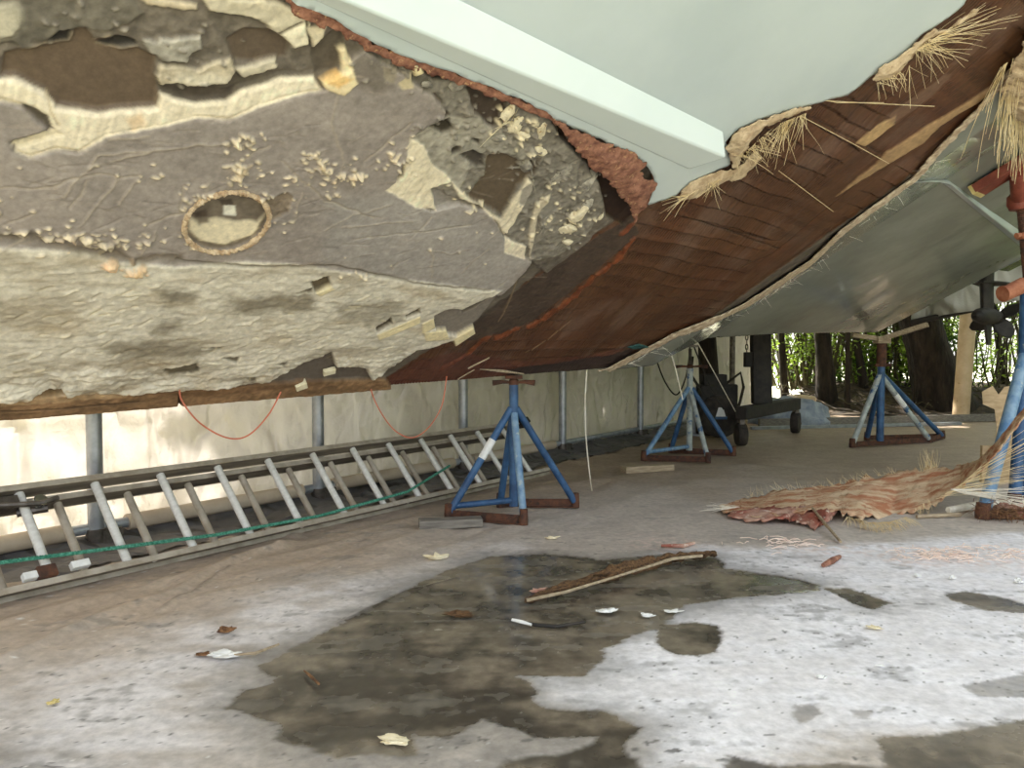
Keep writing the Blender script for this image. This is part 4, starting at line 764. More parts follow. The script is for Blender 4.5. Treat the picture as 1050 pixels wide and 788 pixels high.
MB().tube([wall_pt(-3.6, .10, .03), wall_pt(7.4, .10, .03)], .026, 12).build('rail_tube', M['galv'], t)
b = MB(); b.tube([wall_pt(8.85, 0, .05), wall_pt(8.85, 3.2, .05)], .04, 12); tag(b.build('thin_pole', M['steel']), 'thin dark pole against the tan tent wall left of the gantry post', 'pole')
# ------------------------------------------------------------------ boat stands
def boat_stand(label, feet, top, ztube, zleg, ztop, rt, rl, mats, handle=.12, bars=((0, 1), (2, 3)), brace=(0, None), pad='block', collar=None, hz=None, wrap=None, lean=(0, 0)):
    """feet: world xy of the leg ends; top: xy of the centre tube"""
    c = np.array([top[0], top[1], 0.]); st = thing('boat_stand', label, 'boat stand', tuple(c), 0, 'blue tripod boat stands')
    L = lambda x, y, z: np.array([x, y, z])-c
    zb = .05 if True else 0
    MB().tube([L(top[0], top[1], zb), L(top[0], top[1], ztube)], rt, 16).build('centre_tube', M[mats[0]], st)
    for i, (fx, fy) in enumerate(feet):
        d = np.array([top[0]-fx, top[1]-fy]); d /= np.linalg.norm(d)
        a = L(fx, fy, .03); e = L(top[0]-d[0]*rt*.6, top[1]-d[1]*rt*.6, zleg-(i % 2)*.03)
        lg = MB().tube([a, e], rl, 14).build('leg', M[mats[1+i]], st)
        MB().lathe([(rl*1.15, -.028), (rl*1.2, 0.), (rl*1.1, .03), (rl*1.01, .06)], a+np.array([0, 0, .0]), 14).build('rusty_foot', M['rust'], lg)
        if wrap is not None and wrap[0] == i:
            MB().tube([a+(e-a)*wrap[1], a+(e-a)*wrap[2]], rl*1.07, 14).build('paper_sticker', M['white'], lg)
    for (i, j) in bars:
        a = L(*feet[i], .03); e = L(*feet[j], .03); b = MB(); b.beam(a, e, .006, .05); b.beam(a+np.array([0, 0, -.022]), e+np.array([0, 0, -.022]), .05, .006); b.build('base_bar', M['rust'], st)
    if brace is not None:
        a = L(*feet[brace[0]], .075); MB().tube([a*.93+np.array([0, 0, .005]), L(top[0], top[1], .085)], rl*.85, 12).build('brace', M[mats[1]], st)
    b = MB(); pts = []; zs = ztube-.02; r0 = rt*.62; prof = []
    k = 0
    while zs < ztop-.02: prof += [(r0, zs), (r0*.84, zs+.006)]; zs += .012
    b.lathe(prof, (0, 0, 0), 14); b.v = [(x+lean[0]*(z-ztube), y+lean[1]*(z-ztube), z) for x, y, z in b.v]; b.build('screw', M['rust' if collar else 'steel'], st)
    hz = hz or ztube+.015
    b = MB(); b.lathe([(rt*.85, hz-.02), (rt*1.05, hz-.01), (rt*1.05, hz+.012), (rt*.8, hz+.02)], (0, 0, 0), 14); 
    for sg in (-1, 1): b.tube([np.array([sg*rt*.6, -.01, hz]), np.array([sg*handle*.55, -.03, hz+.004]), np.array([sg*handle, -.04, hz-.002])], .011, 10, radii=[.008, .012, .017])
    b.v = [(x+lean[0]*(hz-ztube), y+lean[1]*(hz-ztube), z) for x, y, z in b.v]; b.build('wing_nut', M[collar or 'rust'], st)
    return st, L
gp2 = lambda x, y: tuple(ground(x, y)[:2])
stA, LA = boat_stand('nearest blue boat stand under the split brown hull edge, in front of the ladder', [gp2(460, 533), gp2(537, 539), gp2(590, 521), gp2(513, 521)], (0.01, 4.5), .755, .62, .815, .026, .021, ['blue', 'blue', 'bluelight', 'blue', 'blue'], wrap=(0, .52, .70))
MB().box((0, 0, .80), (.10, .08, .02)).build('top_plate', M['rust'], stA)
stB, LB = boat_stand('second blue boat stand with a peeling pale leg, in front of the tan tent wall', [gp2(660, 473), gp2(726, 475), gp2(752, 468), gp2(688, 465)], (1.62, 7.1), .80, .62, 1.0, .028, .022, ['bluegrey', 'bluelight', 'bluegrey', 'blue', 'blue'], handle=.15)
MB().box((0, 0, 1.0), (.12, .12, .02)).build('top_plate', M['steel'], stB)
stC, LC = boat_stand('farthest blue boat stand under the stern, before the bright hedge', [gp2(874, 459), gp2(953, 454), gp2(966, 450), gp2(889, 452)], (3.72, 7.86), .80, .72, 1.06, .036, .027, ['blue', 'bluegrey', 'bluegrey', 'blue', 'blue'], handle=.08, collar='rust', brace=None, bars=((0, 1), (1, 2), (3, 2)), wrap=(1, .55, .74))
MB().tube([(0, 0, .80), (0, 0, 1.05)], .048, 14).build('rusty_sleeve', M['rust'], stC)
b = MB()
for e0, e1 in [((-.28, .05, 1.12), (.02, 0, 1.075)), ((-.02, 0, 1.075), (.32, -.26, 1.215))]: b.beam(e0, e1, .10, .045)
b.box((0, 0, 1.07), (.13, .13, .07)); b.build('pad_board', M['wood'], stC)['label'] = 'pale wooden pad boards in a shallow vee'
stD, LD = boat_stand('tall blue boat stand cut by the right edge of the frame, with a red pad', [gp2(1008, 532), gp2(1040, 521), (3.8, 5.2), (3.8, 4.35)], (3.20, 4.86), 1.36, .92, 1.90, .042, .036, ['blue', 'bluelight', 'blue', 'blue', 'blue'], handle=.07, bars=((0, 3), (1, 2)), brace=None, collar='orangerust', hz=1.66, lean=(-.13, -.02))
s, v = inv(1012, 178); pc = hull(s, v, .06)-np.array([3.20, 4.86, 0]); e = hull(s, v+.05)-hull(s, v-.05); e /= np.linalg.norm(e); nr = hull(s, v, 1.)-hull(s, v, 0.); g = np.cross(nr, e)
R = Matrix((Vector(e), Vector(g), Vector(nr))).transposed()
pad = MB().box(pc+e*.14, (.46, .16, .055), R).build('swivel_pad', M['redpaint'], stD)
MB().box(pc+e*-.095, (.03, .155, .058), R).build('worn_end', M['yellow'], pad)
MB().box(pc-e*.0-np.array(nr)*.035, (.05, .08, .012), R).build('blue_shim', M['blue'], pad)
MB().tube([(-.065, -.01, 1.86), tuple(pc+e*.14+nr*.03)], .05, 12).lathe([(.06, 1.82), (.075, 1.85), (.075, 1.90), (.05, 1.93)], (-.065, -.01, 0), 14).build('swivel_socket', M['redpaint'], stD)
MB().tube([(-.03, 0, 1.36), (-.16, -.06, 1.31), (-.2, -.07, 1.3)], .05, 14, radii=[.05, .046, .05]).build('locking_handle', M['orangerust'], stD)
# ------------------------------------------------------------------ aluminium extension ladder lying on its side
def ladder():
    p0 = np.array(ground(0, 622)); ld = np.array(ground(562, 488))-p0; Lx = ld/np.linalg.norm(ld); wn = np.array([-Lx[1], Lx[0], 0.])
    yv = wn*.27+np.array([0, 0, .318]); wid = np.linalg.norm(yv); yv /= wid; zv = np.cross(Lx, yv)       # zv leans towards the camera
    R = Matrix((Vector(Lx), Vector(yv), Vector(zv))).transposed()
    org = p0-Lx*.9+np.array([0, 0, .045])+np.array([.0, 0, 0])
    t = thing('extension_ladder', 'long aluminium extension ladder lying on its side along the tent wall', 'ladder', tuple(org)); t.rotation_euler = R.to_euler()
    ln = 4.72; 
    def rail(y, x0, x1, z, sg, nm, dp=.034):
        wb = MB().box(((x0+x1)/2, y, z), (x1-x0, .004, dp*2), bev=0).build(nm, M['rail_web_shaded'], t)
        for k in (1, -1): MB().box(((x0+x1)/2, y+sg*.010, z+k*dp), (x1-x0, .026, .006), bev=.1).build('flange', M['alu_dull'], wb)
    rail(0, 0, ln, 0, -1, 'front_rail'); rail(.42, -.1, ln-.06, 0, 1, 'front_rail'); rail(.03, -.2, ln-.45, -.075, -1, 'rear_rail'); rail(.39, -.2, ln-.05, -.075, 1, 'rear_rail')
    # rungs: bright front section, dull rear section half a step on
    x = .17
    while x < ln-.05: MB().tube([(x, .0, 0), (x, .42, 0)], .0185, 12).build('rung', M['alu'], t); x += .305
    x = .03
    while x < ln-.5: MB().tube([(x, .03, -.075), (x, .39, -.075)], .0175, 12).build('rung', M['alu_dull'], t); x += .305
    # rung lock, pulley, end caps
    b = MB(); b.box((1.02, .375, .0), (.09, .05, .06)); b.tube([(.98, .36, .03), (1.12, .33, .05), (1.2, .35, .04)], .012, 8); b.tube([(1.06, .34, -.02), (1.16, .32, .02)], .016, 8); b.build('rung_lock', M['steel'], t)
    b = MB(); b.tube([(1.13, .345, .03), (1.13, .345, .055)], .026, 14); b.build('pulley', M['chrome'], t)
    b = MB(); b.box((1.06, .03, .03), (.07, .05, .05)); b.build('lock_block', M['rust'], t); MB().box((1.0, .028, .035), (.05, .03, .03)).build('plastic_clip', M['white'], t); MB().box((1.19, .035, .03), (.07, .03, .03)).build('plastic_clip', M['white'], t)
    for xx in (.2, .82, 1.5, 2.3, 3.1): b = MB(); b.tube([(xx, -.004, .006), (xx, -.012, .006)], .011, 8); b.build('rivet', M['alu'], t)
    MB().box((ln-.02, .435, .02), (.12, .05, .09)).build('end_cap', M['dark'], t)
    return R, org, t
LR, LO, lad = ladder()
def lp(x, y, z): return LO+np.array(LR @ Vector((x, y, z)))
def twist(pts, r, m, name, label, cat, lay=3, pitch=.03):
    P = [np.array(p) for p in pts]; b = MB(); fine = []
    for a, c in zip(P[:-1], P[1:]):
        k = max(2, int(np.linalg.norm(c-a)/.006)); fine += [a+(c-a)*i/k for i in range(k)]
    fine.append(P[-1]); L = 0
    for q in range(lay):
        pts_ = []; L = 0
        for i, p in enumerate(fine):
            if i: L += np.linalg.norm(p-fine[i-1])
            a = 2*math.pi*(L/pitch+q/lay); pts_.append(p+np.array([0, math.cos(a), math.sin(a)])*r*.62)
        b.tube(pts_, r*.62, 6)
    return tag(b.build(name, m), label, cat)
twist([lp(-.1, .10, .045), lp(.6, .115, .035), lp(.9, .11, .04), lp(1.3, .075, .04), lp(1.8, .03, .045), lp(2.4, .012, .045), lp(3.1, .045, .04), lp(3.6, .17, .035)], .0075, M['greenrope'], 'green_rope', 'green twisted rope threaded along the lower rail of the ladder', 'rope')
# ------------------------------------------------------------------ wires and strings under the hull
def curve_tube(name, pts, r, m, label, cat, group=None, n=6):
    P = [Vector(map(float, p)) for p in pts]; out = []
    for i in range(len(P)-1):
        p0, p1, p2, p3 = P[max(i-1, 0)], P[i], P[i+1], P[min(i+2, len(P)-1)]
        for k in range(8):
            t = k/8; out.append(.5*((2*p1)+(p2-p0)*t+(2*p0-5*p1+4*p2-p3)*t*t+(3*p1-p0-3*p2+p3)*t**3))
    out.append(P[-1]); b = MB(); b.tube(out, r, n); return tag(b.build(name, m), label, cat, group)
curve_tube('orange_wire', [at(184, 398, 3.08), at(187, 412, 3.09), at(205, 434, 3.12), at(232, 449, 3.18), at(254, 447, 3.22), at(275, 426, 3.28), at(288, 402, 3.32)], .0034, M['wire'], 'orange wire looping below the hull edge left of the second tent pole', 'wire')
curve_tube('orange_wire', [at(378, 388, 3.8), at(383, 408, 3.82), at(395, 430, 3.86), at(408, 444, 3.9), at(424, 449, 3.95), at(440, 438, 4.0), at(453, 416, 4.05), at(458, 386, 4.1)], .0032, M['wire'], 'orange wire hanging in a loop over the top rail of the ladder', 'wire')
curve_tube('dangling_string', [at(602, 377, 5.0), at(600, 410, 5.02), at(601, 450, 5.05), at(605, 490, 5.1), tuple(ground(607, 505)+np.array([0, 0, .01]))], .0045, M['fibre_white'], 'pale string dangling from the hull edge to the floor', 'string')
curve_tube('dangling_string', [at(684, 343, 5.7), at(688, 362, 5.72), at(693, 380, 5.75), at(700, 410, 5.8)], .0045, M['fibre_white'], 'pale string hanging in front of the second blue stand', 'string')
curve_tube('dangling_string', [at(706, 335, 5.8), at(730, 378, 6.6), at(754, 422, 7.6)], .0045, M['fibre_white'], 'taut pale string slanting down to the wheeled gantry foot', 'string')
for pts, lb in [([at(672, 366, 8.), at(682, 392, 8.), at(694, 405, 8.), at(704, 384, 8.), at(708, 350, 8.)], 'dark cable looping on the left of the second blue stand'), ([at(708, 346, 8.1), at(718, 372, 8.1), at(730, 400, 8.1), at(742, 420, 8.1)], 'dark cable running from the second blue stand to the machine'), ([at(704, 380, 8.), at(722, 404, 8.), at(736, 412, 8.), at(746, 424, 8.0)], 'lower dark cable drooping behind the second blue stand')]:
    curve_tube('dark_cable', pts, .008, M['dark'], lb, 'cable')
# ------------------------------------------------------------------ timber offcuts under the stands
def block(name, px, ln, wd, ht, rz, m, label, cat='wood block'):
    p = ground(*px); b = MB(); b.box((0, 0, ht/2), (ln, wd, ht), bev=.08); o = b.build(name, m); o.location = (p[0], p[1], 0.003); o.rotation_euler = (0, 0, rz); return tag(o, label, cat)
block('wood_block', (462, 541), .34, .09, .045, .18, M['woodgrey'], 'weathered grey wood block beside the foot of the nearest blue stand')
block('wood_block', (664, 484), .42, .10, .05, .32, M['wood'], 'pale wood block by the foot of the second blue stand')
# ------------------------------------------------------------------ gantry on wheels, machine, far clutter
def gantry():
    a = at(760, 424, 7.85); c = at(816, 414, 9.1); t = thing('rolling_gantry', 'dark steel gantry foot on two wheels with an upright post', 'gantry', (a[0], a[1], 0)); o = np.array([a[0], a[1], 0])
    MB().beam(a-o, c-o, .12, .13).build('base_beam', M['dark'], t)
    q = a+(c-a)*.42; top = at(779, 326, q[1]); bt = at(781, 414, q[1]); b = MB(); b.beam(bt-o, np.array([top[0], top[1], 1.42])-o, .20, .11, (0, 1, 0)); b.build('post', M['dark'], t)
    for (p, yy) in ((a, 458.), (c, 445.)):
        g = p-o; z = g[2]-.07; r = z*.44; cas = MB().box(g+np.array([0, 0, -.11]), (.05, .10, .1)).tube([g+np.array([0, 0, -.06]), g+np.array([0, 0, -.16])], .02, 8).build('caster_fork', M['steel'], t)
        R = Matrix.Rotation(math.pi/2, 3, 'Y') if yy > 450 else Matrix.Rotation(math.pi/2, 3, 'Y') @ Matrix.Rotation(.5, 3, 'X')
        h = max(.12, g[2]-.1)/2; MB().lathe([(h*.5, -.045), (h*.94, -.045), (h, -.03), (h, .03), (h*.94, .045), (h*.5, .045)], g+np.array([0, 0, h-g[2]+.002]), 24, R).build('wheel', M['rubber'], t)
    b = MB(); e = at(766, 330, q[1]); 
    for i in range(7):
        cz = e[2]-.05*i-.02; pts = [(e[0]+.014*math.cos(k*math.pi/6)*(1 if i % 2 else .3)-o[0], e[1]+.014*math.cos(k*math.pi/6)*(.3 if i % 2 else 1)-o[1], cz+.03*math.sin(k*math.pi/6)) for k in range(13)]; b.tube(pts, .006, 6, False)
    b.build('chain', M['steel'], t)
    MB().box(at(768, 369, q[1])-o, (.1, .08, .16)).build('hook_block', M['dark'], t)
gantry()
p = at(738, 428, 8.6); t = thing('wheeled_machine', 'small dark wheeled machine with a blue and white mark behind the second stand', 'machine', (p[0], p[1], 0)); R = Matrix((Vector((0, 1, 0)), Vector((0, 0, 1)), Vector((1, 0, 0)))).transposed()
R = Matrix.Rotation(math.pi/2, 3, 'X'); MB().lathe([(.10, -.05), (.2, -.055), (.235, -.03), (.235, .03), (.2, .055), (.10, .05)], (0, 0, .24), 26, R).build('wheel', M['rubber'], t)
MB().box((.0, .14, .42), (.42, .22, .34)).box((-.04, .14, .64), (.26, .2, .12)).build('housing', M['dark'], t)
MB().tube([(.1, .1, .6), (.24, .05, .72), (.26, .0, .56), (.20, -.03, .35)], .016, 8).tube([(-.2, .1, .55), (-.3, .1, .7), (-.28, .1, .9)], .014, 8).build('hose', M['rubber'], t)
b = MB(); b.add([(-.06, -.062, .24), (.05, -.062, .24), (.02, -.062, .34), (-.03, -.062, .34), (-.06, -.058, .24), (.05, -.058, .24), (.02, -.058, .34), (-.03, -.058, .34)], [(0, 1, 2, 3), (7, 6, 5, 4), (0, 4, 5, 1), (1, 5, 6, 2), (2, 6, 7, 3), (3, 7, 4, 0)]); b.build('white_mark', M['white'], t)
MB().box((0, -.06, .225), (.13, .006, .03)).build('blue_mark', M['blue'], t)
p = at(729, 400, 9.0); b = MB(); b.tube([(p[0], p[1], 0), (p[0]-.02, p[1], .6), (p[0]-.06, p[1], 1.2), (p[0]-.08, p[1], 2.)], .13, 14, radii=[.2, .12, .10, .11], jit=.06); tag(b.build('tree_trunk', M['bark']), 'dark trunk standing in front of the tent wall behind the second stand', 'tree trunk')
p = at(712, 440, 8.8); b = MB(); b.tube([(p[0], p[1], 0), (p[0], p[1], .55)], .02, 10); b.box((p[0], p[1], .01), (.1, .1, .02)); tag(b.build('short_stake', M['galv']), 'short grey stake beside the dark machine', 'stake')
def heap(name, c, size, m, label, cat, seed=0, sub=4, amp=.25):
    bm = bmesh.new(); bmesh.ops.create_icosphere(bm, subdivisions=sub, radius=1.)
    for q in bm.verts:
        p = q.co.normalized(); k = 1+amp*1.6*float(fbm(np.array([p.x*1.7+seed]), np.array([p.y*1.7+p.z*1.3]), 4, seed)[0]); q.co = Vector((p.x*size[0]*k, p.y*size[1]*k, max(p.z*size[2]*k, 0.)))
    me = bpy.data.meshes.new(name); bm.to_mesh(me); bm.free(); me.materials.append(m); me.polygons.foreach_set('use_smooth', np.ones(len(me.polygons), bool)); o = link(bpy.data.objects.new(name, me)); o.location = c; return tag(o, label, cat)
p = ground(806, 436); heap('tarp_bundle', (p[0]+.1, p[1]+.2, 0), (.55, .4, .36), M['bluebag'], 'folded blue grey tarp bundle behind the gantry foot', 'tarp', 3)
p = ground(826, 432); MB_ = MB().box((0, 0, .16), (.3, .45, .32), bev=.2); o = MB_.build('plastic_tub', M['pipe']); o.location = (p[0]+.15, p[1]+.6, 0); tag(o, 'tan plastic tub beside the blue grey tarp bundle', 'tub')
def plank(name, a, c, w, h, m, label, cat, z=0.): a = np.array(a, float); c = np.array(c, float); a[2] = c[2] = z+h/2; b = MB(); b.beam(a, c, w, h); return tag(b.build(name, m), label, cat)
plank('kerb_board', ground(778, 438), ground(1100, 430), .05, .10, M['woodgrey'], 'long low grey board edging the floor before the soil bank', 'board')
plank('ground_pipe', ground(770, 441), ground(985, 436), .05, .04, M['galv'], 'thin pale pipe lying on the floor along the edging board', 'pipe')
p = ground(985, 430); t = at(992, 318, p[1]); b = MB()
rr = .108; prof = [(rr*.86, .0), (rr, .0), (rr, 1.0), (rr, 2.1), (rr*.86, 2.1), (rr*.86, .02)]
R = Matrix.Rotation(-.05, 3, 'X') @ Matrix.Rotation(.08, 3, 'Y'); b.lathe(prof, (0, 0, 0), 24, R); o = b.build('cardboard_tube', M['pipe']); o.location = (p[0], p[1], .02); tag(o, 'tall tan tube standing on end behind the propeller', 'tube')
# pale tarp hung behind the stern with a dark bar in its hem
def hung_tarp():
    Y = 9.4; A = at(934, 331, Y); B = at(1056, 306, 8.6); t = thing('hanging_tarp', 'pale grey tarp hanging behind the stern with a dark bar in its hem', 'tarp', tuple(A)); V = []; n = 40; m = 16
    for i in range(n+1):
        for j in range(m+1):
            u = i/n; k = j/m; P = A+(B-A)*u; V.append((P[0]-A[0]+.05*math.sin(u*14+k*2), P[1]-A[1]+.06*math.sin(u*9)*(1-k), P[2]-A[2]+k*1.5+.0*u))
    Fc = [(i*(m+1)+j, (i+1)*(m+1)+j, (i+1)*(m+1)+j+1, i*(m+1)+j+1) for i in range(n) for j in range(m)]
    o = mnp('cloth', V, Fc, M['tarp'], t); sm = o.modifiers.new('t', 'SOLIDIFY'); sm.thickness = .004
    a2 = A-A; c2 = (at(1000, 317, 9.0)-A); MB().tube([a2, c2], .035, 10).build('hem_bar', M['dark'], t)
hung_tarp()
# ------------------------------------------------------------------ peeled laminate and litter on the floor
def ribbon(name, secs, m, parent=None, n=8, nz=.012, thick=.006, org=(0, 0, 0), jag=.02, seed=0):
    """secs: pairs of edge points; lofted into a thin torn sheet"""
    S = [(np.array(a, float), np.array(b, float)) for a, b in secs]; fine = []
    for i in range(len(S)-1):
        for k in range(10): t = k/10; fine.append((S[i][0]*(1-t)+S[i+1][0]*t, S[i][1]*(1-t)+S[i+1][1]*t))
    fine.append(S[-1]); V = []
    rg = np.random.default_rng(seed)
    for i, (a, b) in enumerate(fine):
        ja, jb = rg.normal(0, jag, 2)
        for j in range(n+1):
            t = -ja+(1+ja+jb)*j/n; p = a+(b-a)*t; z = nz*float(fbm(np.array([i*.22+seed]), np.array([j*.55]), 3, seed+3)[0])+.25*nz*math.sin(j*2.3+i*.1); V.append(p+np.array([0, 0, z])-np.array(org))
    Fc = [(i*(n+1)+j, (i+1)*(n+1)+j, (i+1)*(n+1)+j+1, i*(n+1)+j+1) for i in range(len(fine)-1) for j in range(n)]
    o = mnp(name, np.array(V), Fc, m, parent); sm = o.modifiers.new('t', 'SOLIDIFY'); sm.thickness = thick; sm.offset = 0; return o
M['peel'] = pmat('peel', (222, 196, 160), (184, 122, 86), 3.2, .75, 0, .7, 60., lo=.42, hi=.60, bdist=.006, stretch=(1, 6, 6), c3=(110, 66, 44), s3=34., t3=.62)
M['redboard'] = pmat('redboard', (200, 164, 144), (150, 84, 66), 6., .7, 0, .5, 60., c3=(222, 204, 186), s3=20., t3=.58)
g = lambda x, y, h=0.: ground(x, y, h)
po = np.array([*ground(870, 520)[:2], 0.])
pe = thing('peeled_laminate', 'big frayed strip of peeled red and tan laminate curling up beside the right stand', 'laminate strip', tuple(po))
secs = [(g(742, 526, .015), g(738, 520, .02)), (g(770, 531, .02), at(770, 511, 4.95)), (g(805, 529, .03), at(805, 503, 4.95)), (g(850, 522, .06), at(850, 499, 5.0)), (g(880, 532, .03), at(884, 491, 5.02)), (at(915, 533, 4.5), at(918, 486, 5.02)), (at(952, 519, 4.52), at(948, 481, 5.0)), (at(985, 501, 4.5), at(985, 480, 4.9)), (at(1005, 484, 4.4), at(1004, 472, 4.6)), (at(1024, 462, 4.3), at(1024, 452, 4.4)), (at(1046, 433, 4.25), at(1046, 424, 4.35)), (at(1075, 390, 4.2), at(1075, 382, 4.3))]
ribbon('torn_sheet', secs, M['peel'], pe, 14, .018, .008, po, .05, 4)
def floor_strands(name, roots, n, l, spread, m, r, droop, parent, org, label=None): return strands(name, roots, n, l, spread, m, r, droop, parent, 5, org, label)
rt = [(tuple(g(x, y, .03)), d) for x, y, d in [(868, 530, (-.3, -.7, -.15)), (890, 536, (0, -1, -.2)), (910, 536, (.2, -1, -.2)), (930, 530, (.5, -.8, -.2))]]
floor_strands('fringe', rt, 150, .12, .28, M['fibre'], .0012, .5, pe, po, 'straw coloured fringe along the front edge')
rt = [(tuple(at(x, y, 4.95)), (-.25, .1, .5)) for x, y in [(765, 511), (805, 503), (850, 500), (885, 491), (918, 486)]]; floor_strands('fringe', rt, 90, .07, .5, M['fibre'], .0011, .1, pe, po)
rt = [(tuple(at(x, y, 4.98)), (-.1, .0, 1)) for x, y in [(944, 484), (962, 479)]]; floor_strands('fringe', rt, 40, .13, .16, M['fibre'], .0012, .0, pe, po)
rt = [(tuple(at(960, 512, 4.45)), (1, -.1, .25)), (tuple(at(985, 497, 4.42)), (1, -.2, .35)), (tuple(at(1005, 480, 4.36)), (.7, -.15, .8))]; floor_strands('stray_strands', rt, 34, .6, .09, M['fibre'], .0014, .15, pe, po, 'long stray strands curling up to the stand')
rt = [(tuple(at(975, 502, 4.4)), (1, 0, -.02)), (tuple(at(990, 507, 4.4)), (1, -.1, -.05))]; floor_strands('stray_strands', rt, 22, .7, .08, M['fibre_white'], .0022, .15, pe, po)
rt = [(tuple(g(742, 523, .03)), (-1, 0, .05)), (tuple(g(760, 520, .04)), (-1, .2, .08))]; floor_strands('stray_strands', rt, 26, .16, .14, M['fibre_white'], .0013, .1, pe, po)
rt = [(tuple(at(938, 522, 4.5)), (.1, -.3, -1)), (tuple(at(955, 512, 4.5)), (.1, -.3, -1))]; floor_strands('stray_strands', rt, 12, .14, .25, M['fibre'], .0013, .3, pe, po)
rb = np.array([*ground(790, 534)[:2], 0.]); o = ribbon('broken_red_board', [(g(746, 530, .012), g(752, 524, .03)), (g(775, 536, .012), g(790, 522, .04)), (g(802, 532, .03), g(815, 522, .04)), (g(812, 534, .02), g(830, 521, .04)), (g(836, 541, .012), g(850, 524, .05)), (g(850, 534, .02), g(858, 525, .04))], M['redboard'], None, 8, .02, .012, rb, .06, 9); o.location = rb; tag(o, 'broken red painted laminate piece poking out under the peeled strip', 'board')
def sticklet(name, pts, r, m, label, cat, group=None):
    b = MB(); n = len(pts); b.tube([np.array(p) for p in pts], r, 7, radii=[r*(.5+.7*math.sin(math.pi*(.15+.7*i/(n-1)))) for i in range(n)], jit=.15); return tag(b.build(name, m), label, cat, group)
sticklet('wood_splinter', [g(833, 521, .06), g(846, 537, .03), g(862, 556, .008)], .008, M['wood'], 'thin wood splinter leaning off the front of the peeled strip', 'splinter')
sticklet('loose_strand_bundle', [g(972, 523, .03), g(1010, 517, .03), g(1052, 516, .03)], .022, M['fibre_white'], 'pale bundle of loose strands lying behind the right stand foot', 'fibre bundle')
sticklet('pale_lath', [g(940, 530, .012), g(985, 528, .012)], .014, M['wood'], 'short pale lath on the floor right of the fringe', 'lath')
# jagged plywood offcut standing by the right stand
pa = [(1007, 402), (1018, 396), (1024, 405), (1030, 397), (1062, 393), (1070, 440), (1046, 452), (1028, 470), (1018, 480), (1022, 440), (1020, 420), (1008, 415)]; Yp = 5.6; A = [at(x, y, Yp+.0) for x, y in pa]; o0 = ground(1022, 470); o0 = np.array([A[8][0], Yp, 0.])
b = MB(); n = len(A); b.add([a-o0 for a in A]+[a-o0+np.array([.01, .02, 0]) for a in A], [tuple(range(n)), tuple(range(2*n-1, n-1, -1))]+[(i, n+i, n+(i+1) % n, (i+1) % n) for i in range(n)]); b.box((.2, .06, .13), (.5, .03, .27)); o = b.build('jagged_plywood', M['ply']); o.location = o0; tag(o, 'jagged tan plywood offcut standing behind the right stand', 'plywood')
heap('laminate_scrap', tuple(g(1036, 530)), (.09, .07, .07), M['redboard'], 'crumpled red laminate scrap at the foot of the right stand', 'scrap', 5, 4, .5)
b = MB()
for i in range(260):
    c0 = g(1034, 534)+np.array([random.gauss(0, .09), random.gauss(0, .06), .03+abs(random.gauss(0, .03))]); d = np.array([random.gauss(0, 1), random.gauss(0, 1), random.gauss(0, .7)]); d /= np.linalg.norm(d); b.tube([c0, c0+d*.03, c0+d*.055+np.array([0, 0, -.012])], .0012, 4)
tag(b.build('fibre_fluff', M['brownchip']), 'brown fluff of short fibres round the right stand foot', 'fluff', kind='stuff')
# long dark splintered strip on the wet floor
so_ = np.array([*ground(630, 593)[:2], 0.]); t = thing('splintered_wood_strip', 'long dark brown splintered strip lying in the wet patch', 'wood strip', tuple(so_))
ribbon('strip', [(g(538, 618, .012), g(540, 614, .02)), (g(560, 613, .014), g(575, 600, .035)), (g(600, 600, .014), g(612, 588, .05)), (g(630, 594, .016), g(640, 578, .06)), (g(660, 585, .016), g(668, 572, .055)), (g(690, 575, .02), g(690, 570, .05)), (g(715, 571, .025), g(714, 568, .045)), (g(735, 569, .03), g(734, 567, .04))], M['darkwood'], t, 8, .022, .012, so_, .05, 12)
b = MB(); b.tube([np.array(g(x, y, h))-so_ for x, y, h in [(540, 616, .02), (580, 607, .03), (630, 592, .04), (690, 573, .04), (720, 570, .04)]], .006, 6, jit=.3); b.build('pale_edge', M['wood'], t)
def chip(name, px, sz, m, label, cat, rz=0., seed=0, h=.35, group=None):
    p = ground(*px); bm = bmesh.new(); bmesh.ops.create_icosphere(bm, subdivisions=3, radius=1.)
    for q in bm.verts:
        c = q.co.normalized(); k = 1+.7*float(pn(np.array([c.x*1.6+seed*2.7]), np.array([c.y*1.6+c.z+seed]), 5)[0])+.3*float(pn(np.array([c.x*4+seed]), np.array([c.y*4+c.z*3]), 8)[0]); q.co = Vector((c.x*sz*k, c.y*sz*.6*k, (c.z+.9)*sz*h*k*.5))
    me = bpy.data.meshes.new(name); bm.to_mesh(me); bm.free(); me.materials.append(m); o = link(bpy.data.objects.new(name, me)); o.location = (p[0], p[1], .001); o.rotation_euler = (0, 0, rz); return tag(o, label, cat, group)
CG = 'scraps on the floor'
chip('foam_scrap', (622, 628), .034, M['white'], 'white foam flake beside the long splintered strip', 'scrap', .1, 1, .3)
chip('torn_paper', (232, 673), .045, M['white'], 'white torn paper scrap on the left of the floor', 'scrap', .2, 2, .3)
sticklet('twig', [g(240, 672, .01), g(262, 670, .012), g(286, 661, .008)], .004, M['wood'], 'pale twig trailing from the white paper scrap', 'twig')
chip('dark_chip', (231, 649), .028, M['brownchip'], 'dark brown chip behind the white paper scrap', 'chip', .4, 3, .6)
chip('dark_chip', (208, 672), .022, M['brownchip'], 'small brown chip just left of the white paper scrap', 'chip', .1, 4, .3)
chip('tan_chip', (55, 722), .016, M['yellow'], 'tan chip alone at the lower left of the floor', 'chip', .6, 5, .5)
chip('cream_lump', (448, 574), .045, M['cream'], 'cream putty lump on the floor before the nearest stand', 'lump', .1, 6, .5)
